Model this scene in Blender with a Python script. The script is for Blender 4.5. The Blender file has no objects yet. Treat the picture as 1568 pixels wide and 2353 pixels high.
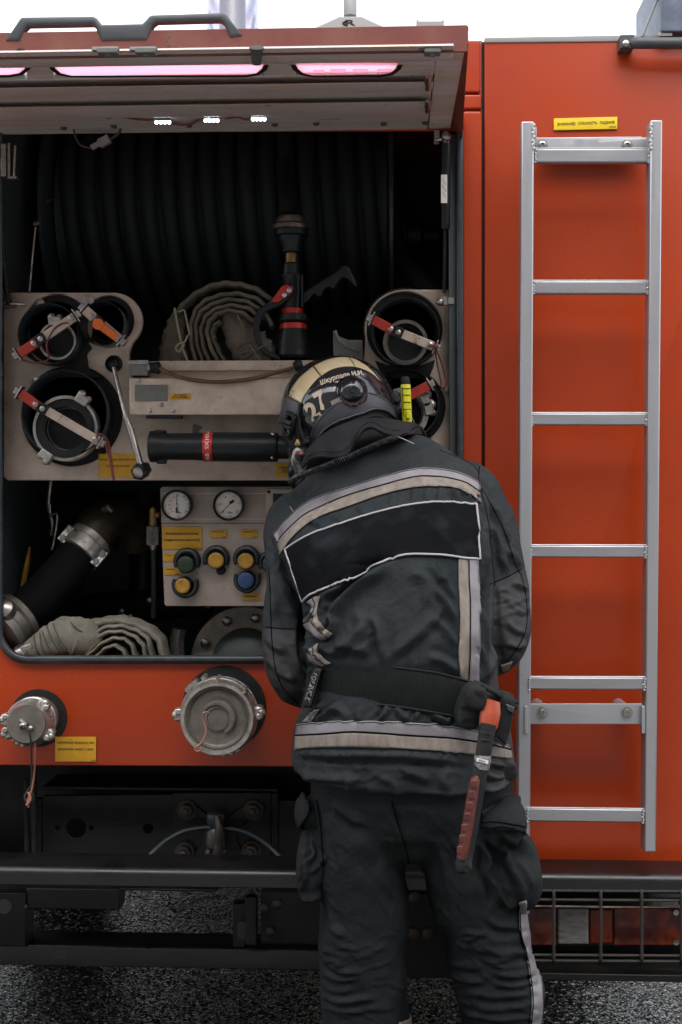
import bpy, bmesh, math, random
import numpy as np
from mathutils import Vector, Matrix, noise
from mathutils.bvhtree import BVHTree
rnd = random.Random(7)
SC = bpy.context.scene
COL = SC.collection
PI = math.pi
# ------------------------------------------------------------ camera (a standing photographer, 2.9 m from the truck)
F, U0, V0 = 2900., 784., 1176.5
YAW, PITCH = math.radians(2.5), -math.atan(26.5 / 2900)
CAMP = Vector((0, -2.9, 1.55))
RM = Matrix.Rotation(YAW, 3, 'Z') @ Matrix.Rotation(PI / 2 + PITCH, 3, 'X')
cam_d = bpy.data.cameras.new("camera"); cam = bpy.data.objects.new("camera", cam_d); COL.objects.link(cam)
cam.location = CAMP; cam.rotation_euler = RM.to_euler()
cam_d.sensor_fit = 'VERTICAL'; cam_d.sensor_height = 36; cam_d.lens = 36 * F / 2353; cam_d.clip_end = 1000; cam_d.clip_start = .05
SC.camera = cam


def ray(u, v):
    return RM @ Vector(((u - U0) / F, -(v - V0) / F, -1))


def P(u, v, y=0.):
    d = ray(u, v); t = (y - CAMP.y) / d.y
    return CAMP + d * t


def S(y=0.):            # metres per measured pixel at depth y
    return (y + 2.9) / F


RMn = np.array(RM)
def proj(V):
    q = (V - np.array(CAMP)) @ RMn
    return U0 + F * q[:, 0] / -q[:, 2], V0 - F * q[:, 1] / -q[:, 2]

# ------------------------------------------------------------ materials
def lin(c):
    return tuple((x / 12.92 if x <= .04045 else ((x + .055) / 1.055) ** 2.4) for x in (k / 255 for k in c)) + (1,)


def M(name, col, rough=.5, metal=0., col2=None, scale=20., detail=4, lo=.4, hi=.65, bump=0., bscale=60., bdist=.002,
      coat=0., spec=.5, rv=0., stretch=None, trans=0., emit=0., spots=None, sscale=120., weave=0., wscale=900., sheen=0., alpha=1.):
    m = bpy.data.materials.new(name); m.use_nodes = True
    nt = m.node_tree; N = nt.nodes; L = nt.links
    b = N["Principled BSDF"]
    b.inputs['Base Color'].default_value = (*col[:3], 1); b.inputs['Roughness'].default_value = rough
    b.inputs['Metallic'].default_value = metal; b.inputs['Coat Weight'].default_value = coat
    b.inputs['Specular IOR Level'].default_value = spec; b.inputs['Transmission Weight'].default_value = trans
    b.inputs['Sheen Weight'].default_value = sheen; b.inputs['Alpha'].default_value = alpha
    if emit:
        b.inputs['Emission Color'].default_value = (*col[:3], 1); b.inputs['Emission Strength'].default_value = emit
    tc = N.new('ShaderNodeTexCoord'); src = tc.outputs['Object']
    if stretch:
        mp = N.new('ShaderNodeMapping'); mp.inputs['Scale'].default_value = stretch
        L.new(src, mp.inputs['Vector']); src = mp.outputs['Vector']
    last = None
    if col2 is not None:
        n = N.new('ShaderNodeTexNoise'); n.inputs['Scale'].default_value = scale; n.inputs['Detail'].default_value = detail
        n.inputs['Roughness'].default_value = .62
        L.new(src, n.inputs['Vector'])
        mr = N.new('ShaderNodeMapRange'); mr.inputs['From Min'].default_value = lo; mr.inputs['From Max'].default_value = hi
        L.new(n.outputs['Fac'], mr.inputs['Value'])
        mx = N.new('ShaderNodeMix'); mx.data_type = 'RGBA'
        mx.inputs['A'].default_value = (*col[:3], 1); mx.inputs['B'].default_value = (*col2[:3], 1)
        L.new(mr.outputs['Result'], mx.inputs['Factor']); last = mx.outputs['Result']
        if rv:
            m2 = N.new('ShaderNodeMapRange'); m2.inputs['From Min'].default_value = .3; m2.inputs['From Max'].default_value = .7
            m2.inputs['To Min'].default_value = max(.02, rough - rv); m2.inputs['To Max'].default_value = min(1, rough + rv)
            L.new(n.outputs['Fac'], m2.inputs['Value']); L.new(m2.outputs['Result'], b.inputs['Roughness'])
    if spots is not None:
        n = N.new('ShaderNodeTexNoise'); n.inputs['Scale'].default_value = sscale; n.inputs['Detail'].default_value = 2
        L.new(tc.outputs['Object'], n.inputs['Vector'])
        n3 = N.new('ShaderNodeTexNoise'); n3.inputs['Scale'].default_value = sscale * .12
        L.new(tc.outputs['Object'], n3.inputs['Vector'])
        ad = N.new('ShaderNodeMath'); ad.operation = 'MULTIPLY_ADD'; ad.inputs[1].default_value = .6
        L.new(n3.outputs['Fac'], ad.inputs[0]); L.new(n.outputs['Fac'], ad.inputs[2])
        mr = N.new('ShaderNodeMapRange'); mr.inputs['From Min'].default_value = 1.02; mr.inputs['From Max'].default_value = 1.1
        mr.inputs['To Max'].default_value = .85
        L.new(ad.outputs[0], mr.inputs['Value'])
        mx = N.new('ShaderNodeMix'); mx.data_type = 'RGBA'
        if last: L.new(last, mx.inputs['A'])
        else: mx.inputs['A'].default_value = (*col[:3], 1)
        mx.inputs['B'].default_value = (*spots[:3], 1)
        L.new(mr.outputs['Result'], mx.inputs['Factor']); last = mx.outputs['Result']
    if last: L.new(last, b.inputs['Base Color'])
    nrm = None
    if bump:
        n = N.new('ShaderNodeTexNoise'); n.inputs['Scale'].default_value = bscale; n.inputs['Detail'].default_value = 5
        L.new(src, n.inputs['Vector'])
        bp = N.new('ShaderNodeBump'); bp.inputs['Strength'].default_value = bump; bp.inputs['Distance'].default_value = bdist
        L.new(n.outputs['Fac'], bp.inputs['Height']); nrm = bp.outputs['Normal']
    if weave:
        w = N.new('ShaderNodeTexVoronoi'); w.inputs['Scale'].default_value = wscale
        L.new(tc.outputs['Object'], w.inputs['Vector'])
        bp = N.new('ShaderNodeBump'); bp.inputs['Strength'].default_value = weave; bp.inputs['Distance'].default_value = .001
        L.new(w.outputs['Distance'], bp.inputs['Height'])
        if nrm: L.new(nrm, bp.inputs['Normal'])
        nrm = bp.outputs['Normal']
    if nrm: L.new(nrm, b.inputs['Normal'])
    return m


m_red = M('red_paint', (.40, .041, .005), .30, 0, (.325, .031, .004), 2.2, 9, .4, .7, bump=.05, bscale=500, bdist=.0005, coat=.0, spec=.4, rv=.06, spots=(.30, .06, .03), sscale=260)
m_redin = M('red_trim', (.30, .05, .03), .45, .2, (.22, .09, .06), 30, 5, .4, .7)
m_lip = M('dull_red_lip', (.17, .035, .026), .5, 0, (.20, .07, .045), 12, 8, .42, .7, bump=.1, bscale=80, spots=(.05, .03, .025), sscale=150)
m_bump = M('bumper_paint', (.006, .006, .0065), .34, 0, (.011, .010, .0095), 9, 8, .4, .7, rv=.1, spec=.5, bump=.1, bscale=120, spots=(.04, .03, .022), sscale=190)
m_pouch = M('pouch_cloth', (.010, .011, .011), .8, 0, (.018, .018, .018), 40, 6, bump=.4, bscale=200, weave=.4, spec=.25)
m_seal = M('rubber_seal', (.03, .04, .045), .35, 0, (.045, .055, .06), 40, 3)
m_dark = M('dark_lining', (.055, .07, .075), .6, 0, (.07, .077, .077), 8)
m_black = M('black_paint', (.006, .006, .0063), .45, 0, (.011, .0095, .0085), 14, 6, rv=.12, spec=.35, bump=.1, bscale=90, spots=(.035, .026, .02), sscale=180)
m_blkplastic = M('black_plastic', (.007, .009, .010), .38, 0, (.012, .014, .015), 60, rv=.08, spec=.35)
m_rub = M('rubber', (.008, .009, .009), .6, 0, (.016, .016, .016), 30, spec=.3, bump=.2, bscale=120)
m_alu = M('dirty_aluminium', (.56, .455, .37), .5, .12, (.42, .33, .26), 18, 8, .42, .68, rv=.12, bump=.12, bscale=140, bdist=.001, spots=(.09, .07, .055), sscale=150)
m_alub = M('aluminium_box', (.60, .485, .39), .5, .1, (.45, .36, .28), 26, 8, .4, .66, rv=.1, bump=.12, bscale=160, bdist=.001, spots=(.09, .07, .055), sscale=110)
m_plate = M('panel_sheet', (.46, .375, .32), .48, .1, (.37, .30, .25), 12, 7, .4, .7, rv=.1, bump=.08, bscale=200, spots=(.08, .06, .045), sscale=210)
m_hatch = M('hatch_sheet', (.78, .71, .70), .38, .1, (.66, .52, .38), 9, 7, .42, .68, rv=.14, bump=.15, bscale=60, stretch=(.5, 3, 3), spots=(.03, .028, .024), sscale=170)
m_steel = M('steel', (.42, .39, .36), .32, .9, (.28, .26, .24), 60, 4, rv=.1)
m_bright = M('bright_metal', (.62, .60, .58), .25, .95, (.45, .43, .41), 80, 4, rv=.1)
m_ladder = M('ladder_aluminium', (.40, .40, .42), .38, .55, (.40, .40, .41), 60, 6, .35, .7, rv=.08, bump=.06, bscale=200, stretch=(1, 1, .1), spots=(.25, .24, .23), sscale=300)
m_rung = M('rung_aluminium', (.34, .34, .36), .36, .55, (.37, .37, .38), 60, 6, .35, .7, rv=.08, bump=.06, bscale=200, stretch=(.1, 1, 1), spots=(.22, .21, .2), sscale=300)
m_cast = M('cast_alloy', (.50, .47, .43), .36, .7, (.24, .21, .18), 40, 8, .4, .7, rv=.12, bump=.35, bscale=220, bdist=.001, spots=(.06, .05, .045), sscale=150)
m_castd = M('cap_face', (.19, .17, .145), .45, .4, (.12, .105, .088), 30, 8, .4, .7, rv=.1, bump=.3, bscale=260, bdist=.001)
m_grey = M('grey_plate', (.16, .165, .15), .5, 0, (.13, .135, .125), 90)
m_yel = M('yellow_sign', (.64, .33, .012), .45, 0, (.54, .27, .01), 40, 5, .4, .7, spots=(.2, .12, .03), sscale=260)
m_yelb = M('bright_yellow_sign', (.80, .56, .01), .4, 0, (.74, .50, .01), 30)
m_ink = M('sign_ink', (.05, .035, .01), .5)
m_inkb = M('dial_ink', (.05, .05, .045), .5)
m_inkr = M('dial_red', (.45, .12, .10), .5)
m_white = M('white_lettering', (.78, .76, .72), .5)
m_dial = M('dial_white', (.88, .83, .77), .4, 0, (.82, .76, .70), 40)
m_kyel = M('knob_yellow', (.50, .27, .03), .5, 0, (.34, .17, .02), 90, 6)
m_kgrn = M('knob_green', (.012, .03, .014), .45, 0, (.02, .045, .02), 60)
m_kblu = M('knob_blue', (.02, .055, .15), .45, 0, (.03, .07, .17), 60)
m_tagred = M('latch_red', (.42, .03, .015), .4, 0, (.34, .025, .012), 60)
m_tagor = M('latch_orange', (.75, .14, .01), .4)
m_cord = M('red_cord', (.16, .035, .025), .7, 0, (.10, .02, .015), 400)
m_cordd = M('dark_cord', (.05, .045, .04), .6)
m_cordp = M('pink_wire', (.42, .17, .12), .5)
m_hose = M('canvas_hose', (.16, .135, .105), .85, 0, (.10, .082, .06), 22, 7, .38, .68, bump=.5, bscale=260, bdist=.002, weave=.4, wscale=500, spots=(.06, .045, .035), sscale=120)
m_hosel = M('pale_canvas_hose', (.22, .20, .155), .85, 0, (.13, .12, .09), 22, 7, .38, .68, bump=.5, bscale=260, bdist=.002, weave=.4, wscale=500, spots=(.08, .07, .05), sscale=120)
m_reelhose = M('reel_hose', (.010, .015, .017), .75, 0, (.015, .019, .021), 50, bump=.15, bscale=200)
m_brass = M('brass', (.28, .17, .06), .38, .7, (.16, .10, .04), 50, rv=.1)
m_elbow = M('brown_pipe', (.055, .038, .02), .45, .3, (.028, .022, .014), 30)
m_tube = M('amber_tube', (.14, .085, .03), .3, 0, (.09, .055, .02), 40)
m_redband = M('red_band', (.50, .03, .02), .35, .3)
m_lens_w = M('clear_lens', (.36, .35, .33), .2, 0, (.22, .215, .20), 30, 2, stretch=(1, 1, 6))
m_lens_r = M('red_lens', (.07, .008, .005), .25, 0, (.20, .03, .008), 18, 2, .45, .6, spec=.3)
m_lens_a = M('amber_lens', (.20, .028, .006), .3, 0, (.13, .015, .004), 200, spec=.3)
m_rope = M('wire_guard', (.04, .036, .027), .6, .2, (.04, .035, .028), 90)
m_pipe2 = M('black_hose', (.004, .0042, .0042), .85, 0, (.007, .007, .007), 30, spec=.12)
m_handle = M('grey_handle', (.05, .055, .062), .5, 0, (.06, .065, .07), 40)
m_rust = M('rusty_steel', (.06, .055, .05), .5, .5, (.075, .052, .038), 40, 7, .45, .65, rv=.1, bump=.2)
m_bluebox = M('blue_grey_box', (.075, .095, .14), .5, 0, (.13, .155, .20), 30, 6)
m_beacon = M('blue_beacon', (.72, .76, 1.), .12, 0, trans=.85, spec=.4)
m_led = M('led_light', (.85, .92, 1.), .4, emit=2.2)
m_wpaint = M('white_paint', (.26, .255, .25), .5)
m_tyre = M('tyre_rubber', (.02, .02, .02), .8)

# cloth
m_navy = M('dark_cloth', (.0125, .0168, .0190), .72, 0, (.030, .034, .036), 7, 9, .38, .72, bump=.7, bscale=110, bdist=.003, weave=.55, wscale=850, spec=.22)
m_elbowp = M('elbow_cloth', (.017, .0165, .018), .6, 0, (.024, .023, .025), 12, 7, .35, .7, bump=.4, bscale=90, bdist=.002, weave=.35, wscale=1000, spec=.35)
m_trous = M('trouser_cloth', (.0066, .0086, .0094), .72, 0, (.015, .018, .019), 7, 9, .38, .72, bump=.7, bscale=100, bdist=.003, weave=.55, wscale=850, spec=.2)
m_tapea = M('reflective_tape', (.22, .205, .215), .45, .15, (.16, .145, .155), 16, 7, .38, .68, bump=.4, bscale=120, weave=.3, wscale=1300)
m_tapeb = M('beige_tape', (.24, .20, .17), .7, 0, (.15, .125, .10), 26, 8, .38, .68, bump=.4, bscale=120, weave=.5, wscale=700, stretch=(3, 3, .8))
m_patch = M('velcro_patch', (.0045, .005, .006), .9, 0, (.020, .025, .028), 9, 6, .5, .7, bump=.4, bscale=200, weave=.5, wscale=1200, spec=.1)
m_pipe = M('piping_cord', (.44, .42, .43), .6, 0, (.34, .32, .33), 300, bump=.3, bscale=900)
m_thread = M('seam_thread', (.004, .004, .005), .9, spec=.05)
m_collar = M('collar_cloth', (.015, .015, .017), .75, 0, (.024, .023, .024), 14, 7, bump=.4, bscale=120, weave=.4, wscale=1100, spec=.15)
m_helm = M('helmet_shell', (.010, .012, .017), .08, 0, (.018, .016, .02), 20, 5, coat=.6, rv=.04, spots=(.10, .10, .10), sscale=330)
m_helmg = M('helmet_guard', (.05, .05, .06), .42, 0, (.065, .065, .075), 30, bump=.1, bscale=400)
m_cream = M('cream_stripe', (.62, .50, .30), .25, 0, (.55, .43, .25), 18, 7, coat=.3, spots=(.10, .08, .05), sscale=95)
m_creaml = M('cream_letters', (.55, .45, .33), .4)
m_web = M('belt_webbing', (.008, .010, .010), .7, 0, (.012, .014, .013), 60, spec=.25, weave=.3, wscale=1500)
m_skin = M('skin', (.42, .24, .17), .55, 0, (.38, .2, .14), 20)
m_boot = M('boot_leather', (.014, .014, .014), .4, 0, (.02, .02, .02), 30)
m_glove = M('glove', (.03, .03, .032), .75, 0, (.04, .04, .04), 40)
m_wknob = M('dark_red_wheel', (.055, .018, .015), .4)
m_torch = M('yellow_torch', (.68, .66, .02), .35, 0, (.58, .56, .02), 60)
m_radio = M('grey_pink_casing', (.30, .25, .24), .4, .1, (.22, .18, .17), 40)
m_grip = M('red_grip', (.12, .024, .017), .55, 0, (.065, .018, .014), 40, 6, bump=.15, bscale=200)
m_axeor = M('orange_head', (.40, .062, .02), .42, 0, (.28, .04, .016), 30, 5, spots=(.12, .04, .03), sscale=150)
m_wrap = M('clear_tape_wrap', (.25, .24, .25), .2, 0, (.03, .03, .03), 90, 6, bump=1., bscale=130, bdist=.004)

m_flange = M('flange_grey', (.46, .41, .34), .5, .1, (.33, .29, .24), 30, 8, .4, .7, rv=.1, bump=.3, bscale=200, spots=(.1, .08, .06))

# pink window of the hatch: light passes through it
m_glass = bpy.data.materials.new('tinted_window'); m_glass.use_nodes = True
_n = m_glass.node_tree.nodes; _n.clear(); _l = m_glass.node_tree.links
_o = _n.new('ShaderNodeOutputMaterial'); _t = _n.new('ShaderNodeBsdfTranslucent'); _g = _n.new('ShaderNodeBsdfGlossy'); _x = _n.new('ShaderNodeMixShader')
_t.inputs[0].default_value = (.98, .64, .72, 1); _g.inputs['Roughness'].default_value = .1; _g.inputs['Color'].default_value = (1, .75, .85, 1); _x.inputs[0].default_value = .12

_l.new(_t.outputs[0], _x.inputs[1]); _l.new(_g.outputs[0], _x.inputs[2]); _l.new(_x.outputs[0], _o.inputs[0])


m_glassw = m_glass.copy(); m_glassw.name = 'white_window_print'
for n_ in m_glassw.node_tree.nodes:
    if n_.type == 'BSDF_TRANSLUCENT': n_.inputs[0].default_value = (1, .92, .94, 1)
# ------------------------------------------------------------ mesh builder
def wloc(o):
    v = Vector((0, 0, 0))
    while o: v += o.location; o = o.parent
    return v


def axes_for(d):
    d = d.normalized(); a = Vector((0, 0, 1)) if abs(d.z) < .9 else Vector((1, 0, 0))
    x = d.cross(a).normalized(); return x, d.cross(x).normalized()


SPLITN = {'hinge_leaf', 'latch_rivet', 'latch_cord', 'bracket_hole', 'loose_wire', 'latch_pin', 'rivet', 'frame_screw', 'nozzle_clip', 'left_catch', 'lower_mount', 'bumper_bracket', 'coupling_teeth', 'cloth_fold', 'nozzle_rivet', 'reel_bolt', 'clamp_bolt', 'clamp_lug', 'brake_line', 'light_wire', 'latch_bracket', 'support_post', 'nozzle_rail', 'valve_nut', 'inner_pipe', 'strut_mount', 'red_gasket', 'retaining_wire', 'cross_member'}
class MB:
    def __init__(s): s.v = []; s.f = []

    def add(s, vs, fs):
        b = len(s.v); s.v += [Vector(q) for q in vs]; s.f += [tuple(i + b for i in q) for q in fs]; return s

    def box(s, x0, x1, y0, y1, z0, z1):
        return s.add([(x, y, z) for x in (x0, x1) for y in (y0, y1) for z in (z0, z1)],
                     [(0, 1, 3, 2), (4, 6, 7, 5), (0, 4, 5, 1), (2, 3, 7, 6), (0, 2, 6, 4), (1, 5, 7, 3)])

    def pbox(s, u0, v0, u1, v1, y0, y1):     # a box whose front face fills this rectangle at y0
        a = P(u0, v0, y0); b = P(u1, v1, y0)
        return s.box(a.x, b.x, y0, y1, b.z, a.z)

    def obox(s, c, X, Y, Z):
        c = Vector(c); X, Y, Z = Vector(X), Vector(Y), Vector(Z)
        return s.add([c + X * i + Y * j + Z * k for i in (-1, 1) for j in (-1, 1) for k in (-1, 1)],
                     [(0, 1, 3, 2), (4, 6, 7, 5), (0, 4, 5, 1), (2, 3, 7, 6), (0, 2, 6, 4), (1, 5, 7, 3)])

    def bar(s, a, b, w, t, up=None):           # bar from a to b; half widths w (in-plane) and t (depth)
        a, b = Vector(a), Vector(b); d = (b - a); n = Vector((0, -1, 0)) if up is None else Vector(up)
        x = d.normalized().cross(n).normalized(); n = x.cross(d.normalized())
        return s.obox((a + b) / 2, d / 2, x * w, n * t)

    def loft(s, rings, cap=True, closed=False):
        n = len(rings[0]); base = len(s.v)
        for r in rings: s.v += [Vector(q) for q in r]
        m = len(rings)
        for i in range(m if closed else m - 1):
            a = base + i * n; b = base + ((i + 1) % m) * n
            for j in range(n): s.f.append((a + j, a + (j + 1) % n, b + (j + 1) % n, b + j))
        if cap and not closed:
            s.f.append(tuple(base + j for j in range(n))[::-1]); s.f.append(tuple(base + (m - 1) * n + j for j in range(n)))
        return s

    def grid(s, rows):
        n = len(rows[0]); base = len(s.v)
        for r in rows: s.v += [Vector(q) for q in r]
        for i in range(len(rows) - 1):
            for j in range(n - 1):
                a = base + i * n + j; s.f.append((a, a + 1, a + n + 1, a + n))
        return s

    def tube(s, pts, r, n=10, cap=True, closed=False, flat=1.):
        pts = [Vector(p) for p in pts]; m = len(pts); rings = []; X = None
        for i, p in enumerate(pts):
            if closed: d = pts[(i + 1) % m] - pts[i - 1]
            else: d = pts[min(i + 1, m - 1)] - pts[max(i - 1, 0)]
            d = d.normalized() if d.length > 1e-9 else Vector((0, 0, 1))
            if X is None: X = axes_for(d)[0]
            X = (X - d * X.dot(d)); X = X.normalized() if X.length > 1e-6 else axes_for(d)[0]
            Y = d.cross(X)
            rr = r[i] if isinstance(r, (list, tuple)) else r
            rings.append([p + X * (rr * math.cos(2 * PI * k / n)) + Y * (rr * flat * math.sin(2 * PI * k / n)) for k in range(n)])
        return s.loft(rings, cap, closed)

    def lathe(s, c, axis, prof, n=32, cap=True):   # prof: (radius, height along the axis)
        c = Vector(c); a = Vector(axis).normalized(); X, Y = axes_for(a)
        rings = [[c + a * h + (X * math.cos(2 * PI * k / n) + Y * math.sin(2 * PI * k / n)) * max(r, 1e-5) for k in range(n)] for r, h in prof]
        return s.loft(rings, cap)

    def ball(s, c, r, sc=(1, 1, 1), n=16):
        c = Vector(c); rings = []
        for i in range(1, n // 2):
            t = PI * i / (n // 2)
            rings.append([c + Vector((r * sc[0] * math.sin(t) * math.cos(2 * PI * k / n), r * sc[1] * math.sin(t) * math.sin(2 * PI * k / n), r * sc[2] * math.cos(t))) for k in range(n)])
        return s.loft(rings)

    def plate(s, loops, y, th, bev=0.):     # flat sheet with holes, front face at y, given by measured outlines
        cu = bpy.data.curves.new('t', 'CURVE'); cu.dimensions = '2D'; cu.fill_mode = 'BOTH'
        cu.extrude = max(th / 2 - bev, 1e-5); cu.bevel_depth = bev; cu.bevel_resolution = 2; cu.offset = -bev
        for lp in loops:
            sp = cu.splines.new('POLY'); sp.points.add(len(lp) - 1)
            for i, (u, v) in enumerate(lp):
                q = P(u, v, y); sp.points[i].co = (q.x, q.z, 0, 1)
            sp.use_cyclic_u = True
        o = bpy.data.objects.new('t', cu); COL.objects.link(o)
        me = bpy.data.meshes.new_from_object(o.evaluated_get(bpy.context.evaluated_depsgraph_get()))
        s.add([(q.co.x, y + th / 2 - q.co.z, q.co.y) for q in me.vertices], [tuple(f.vertices) for f in me.polygons])
        bpy.data.objects.remove(o); bpy.data.curves.remove(cu); bpy.data.meshes.remove(me)
        return s

    def clusters(s):          # pieces that do not touch
        par = list(range(len(s.v)))
        def fd(i):
            while par[i] != i: par[i] = par[par[i]]; i = par[i]
            return i
        for f in s.f:
            for q in f[1:]:
                a, b = fd(f[0]), fd(q)
                if a != b: par[a] = b
        isl = {}
        for i in range(len(s.v)): isl.setdefault(fd(i), []).append(i)
        gr = []
        for vs in isl.values():
            lo = Vector([min(s.v[i][k] for i in vs) for k in range(3)]); hi = Vector([max(s.v[i][k] for i in vs) for k in range(3)])
            hit_ = [g for g in gr if all(lo[k] < g[1][k] + .001 and hi[k] > g[0][k] - .001 for k in range(3))]
            for g in hit_:
                gr.remove(g); lo = Vector([min(lo[k], g[0][k]) for k in range(3)]); hi = Vector([max(hi[k], g[1][k]) for k in range(3)]); vs = vs + g[2]
            gr.append((lo, hi, vs))
        out = []
        for lo, hi, vs in gr:
            ix = {q: n for n, q in enumerate(vs)}; m = MB(); m.v = [s.v[i] for i in vs]; m.f = [tuple(ix[i] for i in f) for f in s.f if f[0] in ix]; out.append(m)
        return out

    def build(s, name, mat, parent=None, **k):
        if name in SPLITN:
            return [m.build1(name, mat, parent, **k) for m in s.clusters()][0]
        return s.build1(name, mat, parent, **k)

    def build1(s, name, mat, parent=None, bevel=0., angle=40, solid=0., seg=2, weld=True, mods=None):
        me = bpy.data.meshes.new(name); off = wloc(parent) if parent else Vector((0, 0, 0))
        me.from_pydata([q - off for q in s.v], [], s.f); me.update()
        bm = bmesh.new(); bm.from_mesh(me)
        if weld: bmesh.ops.remove_doubles(bm, verts=bm.verts, dist=1e-6)
        bmesh.ops.recalc_face_normals(bm, faces=bm.faces)
        bm.to_mesh(me); bm.free()
        me.shade_smooth(); me.set_sharp_from_angle(angle=math.radians(angle))
        me.materials.append(mat)
        o = bpy.data.objects.new(name, me); COL.objects.link(o)
        if parent: o.parent = parent
        if bevel:
            md = o.modifiers.new('Bevel', 'BEVEL'); md.width = bevel; md.segments = seg; md.limit_method = 'ANGLE'; md.angle_limit = math.radians(50); md.harden_normals = False
        if solid:
            md = o.modifiers.new('Solid', 'SOLIDIFY'); md.thickness = solid; md.offset = 0
        return o


def circ(u, v, r, n=48, rv=None):
    return [(u + r * math.cos(2 * PI * k / n), v + (rv or r) * math.sin(2 * PI * k / n)) for k in range(n)]


def arc(u, v, r, a0, a1, n=12):
    return [(u + r * math.cos(math.radians(a0 + (a1 - a0) * k / n)), v + r * math.sin(math.radians(a0 + (a1 - a0) * k / n))) for k in range(n + 1)]


def rrect(u0, v0, u1, v1, r, n=6):
    return arc(u1 - r, v1 - r, r, 0, 90, n) + arc(u0 + r, v1 - r, r, 90, 180, n) + arc(u0 + r, v0 + r, r, 180, 270, n) + arc(u1 - r, v0 + r, r, 270, 360, n)


def cr(pts, per=8):            # smooth curve through points of any dimension
    pts = [np.array(p, float) for p in pts]; out = []
    for i in range(len(pts) - 1):
        p0 = pts[max(i - 1, 0)]; p1 = pts[i]; p2 = pts[i + 1]; p3 = pts[min(i + 2, len(pts) - 1)]
        for k in range(per):
            t = k / per
            out.append(.5 * (2 * p1 + (p2 - p0) * t + (2 * p0 - 5 * p1 + 4 * p2 - p3) * t * t + (3 * p1 - p0 - 3 * p2 + p3) * t ** 3))
    out.append(pts[-1]); return out


def resample(pts, n):
    q = np.array(cr(pts, 10)) if len(pts) > 2 else np.array(pts, float)
    L = np.r_[0, np.cumsum(np.linalg.norm(np.diff(q, axis=0), axis=1))]
    t = np.linspace(0, L[-1], n)
    return np.stack([np.interp(t, L, q[:, k]) for k in range(q.shape[1])], 1)


def PP(pts):        # [(u,v,y)...] -> smooth world points
    return [P(*q) for q in cr(pts, 8)]


def text_flat(string, bold=0.):
    cu = bpy.data.curves.new('t', 'FONT'); cu.body = string; cu.size = 1; cu.resolution_u = 3; cu.offset = bold
    cu.align_x = 'CENTER'
    o = bpy.data.objects.new('t', cu); COL.objects.link(o)
    me = bpy.data.meshes.new_from_object(o.evaluated_get(bpy.context.evaluated_depsgraph_get()))
    V = np.array([tuple(q.co[:2]) for q in me.vertices]); Fs = [tuple(f.vertices) for f in me.polygons]
    bpy.data.objects.remove(o); bpy.data.curves.remove(cu); bpy.data.meshes.remove(me)
    lo, hi = V.min(0), V.max(0)
    return (V - (lo + hi) / 2) / (hi - lo), Fs


def text_on(mb, string, u, v, w, h, y, rot=0., bold=0., th=.0006):     # lettering w x h measured pixels, centred, standing on the plane y
    V, Fs = text_flat(string, bold); c, s_ = math.cos(math.radians(rot)), math.sin(math.radians(rot)); k = S(y)
    o = P(u, v, y); n = len(V); vs = []
    for dy in (0, -th):
        for a, b in V:
            a2, b2 = a * w * k, b * h * k
            vs.append((o.x + a2 * c - b2 * s_, y + dy, o.z + a2 * s_ + b2 * c))
    fs = [tuple(i + n for i in f) for f in Fs]
    ed = {}
    for f in Fs:
        for i in range(len(f)):
            e = (f[i], f[(i + 1) % len(f)]); ed[e] = 1
    for a, b in list(ed):
        if (b, a) not in ed: fs.append((a, b, b + n, a + n))
    mb.add(vs, fs)
    return mb


def tagT(o, label, cat, group=None, kind=None):
    if label: o['label'] = label
    if cat: o['category'] = cat
    if group: o['group'] = group
    if kind: o['kind'] = kind
    return o


def thing(name, label, cat, loc=(0, 0, 0), group=None):
    o = bpy.data.objects.new(name, None); COL.objects.link(o); o.location = loc; o.empty_display_size = .1
    return tagT(o, label, cat, group)


AY = Vector((0, -1, 0))     # axis pointing out of the truck's rear
SUN_EL, SUN_ROT, SUN, SUN_ANG, SKY, SKY_SAT, EXPO = 58, 174, .5, 90, .15, .25, 1.87
WALL_H = 5.2
# ============================================================ GROUND
gm = bpy.data.materials.new('wet_asphalt'); gm.use_nodes = True
nt = gm.node_tree; N = nt.nodes; L = nt.links; b = N['Principled BSDF']
tc = N.new('ShaderNodeTexCoord')
v1 = N.new('ShaderNodeTexVoronoi'); v1.inputs['Scale'].default_value = 120; L.new(tc.outputs['Object'], v1.inputs['Vector'])
v2 = N.new('ShaderNodeTexVoronoi'); v2.inputs['Scale'].default_value = 250; L.new(tc.outputs['Object'], v2.inputs['Vector'])
n1 = N.new('ShaderNodeTexNoise'); n1.inputs['Scale'].default_value = 2.5; n1.inputs['Detail'].default_value = 6; L.new(tc.outputs['Object'], n1.inputs['Vector'])
cr_ = N.new('ShaderNodeValToRGB'); cr_.color_ramp.elements[0].color = (.004, .004, .004, 1); cr_.color_ramp.elements[1].color = (.16, .145, .115, 1)
cr_.color_ramp.elements[0].position = .84; cr_.color_ramp.elements[1].position = 1.
sp = N.new('ShaderNodeSeparateColor'); L.new(v1.outputs['Color'], sp.inputs[0]); L.new(sp.outputs[0], cr_.inputs[0])
L.new(cr_.outputs[0], b.inputs['Base Color'])
mr = N.new('ShaderNodeMapRange'); mr.inputs['To Min'].default_value = .25; mr.inputs['To Max'].default_value = .45; L.new(n1.outputs['Fac'], mr.inputs['Value']); L.new(mr.outputs[0], b.inputs['Roughness']); s2_ = N.new('ShaderNodeSeparateColor'); L.new(v2.outputs['Color'], s2_.inputs[0]); m2_ = N.new('ShaderNodeMapRange'); m2_.inputs['From Min'].default_value = .8; m2_.inputs['From Max'].default_value = .95; m2_.inputs['To Min'].default_value = .02; m2_.inputs['To Max'].default_value = .5; L.new(s2_.outputs[1], m2_.inputs['Value']); L.new(m2_.outputs[0], b.inputs['Specular IOR Level'])
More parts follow.
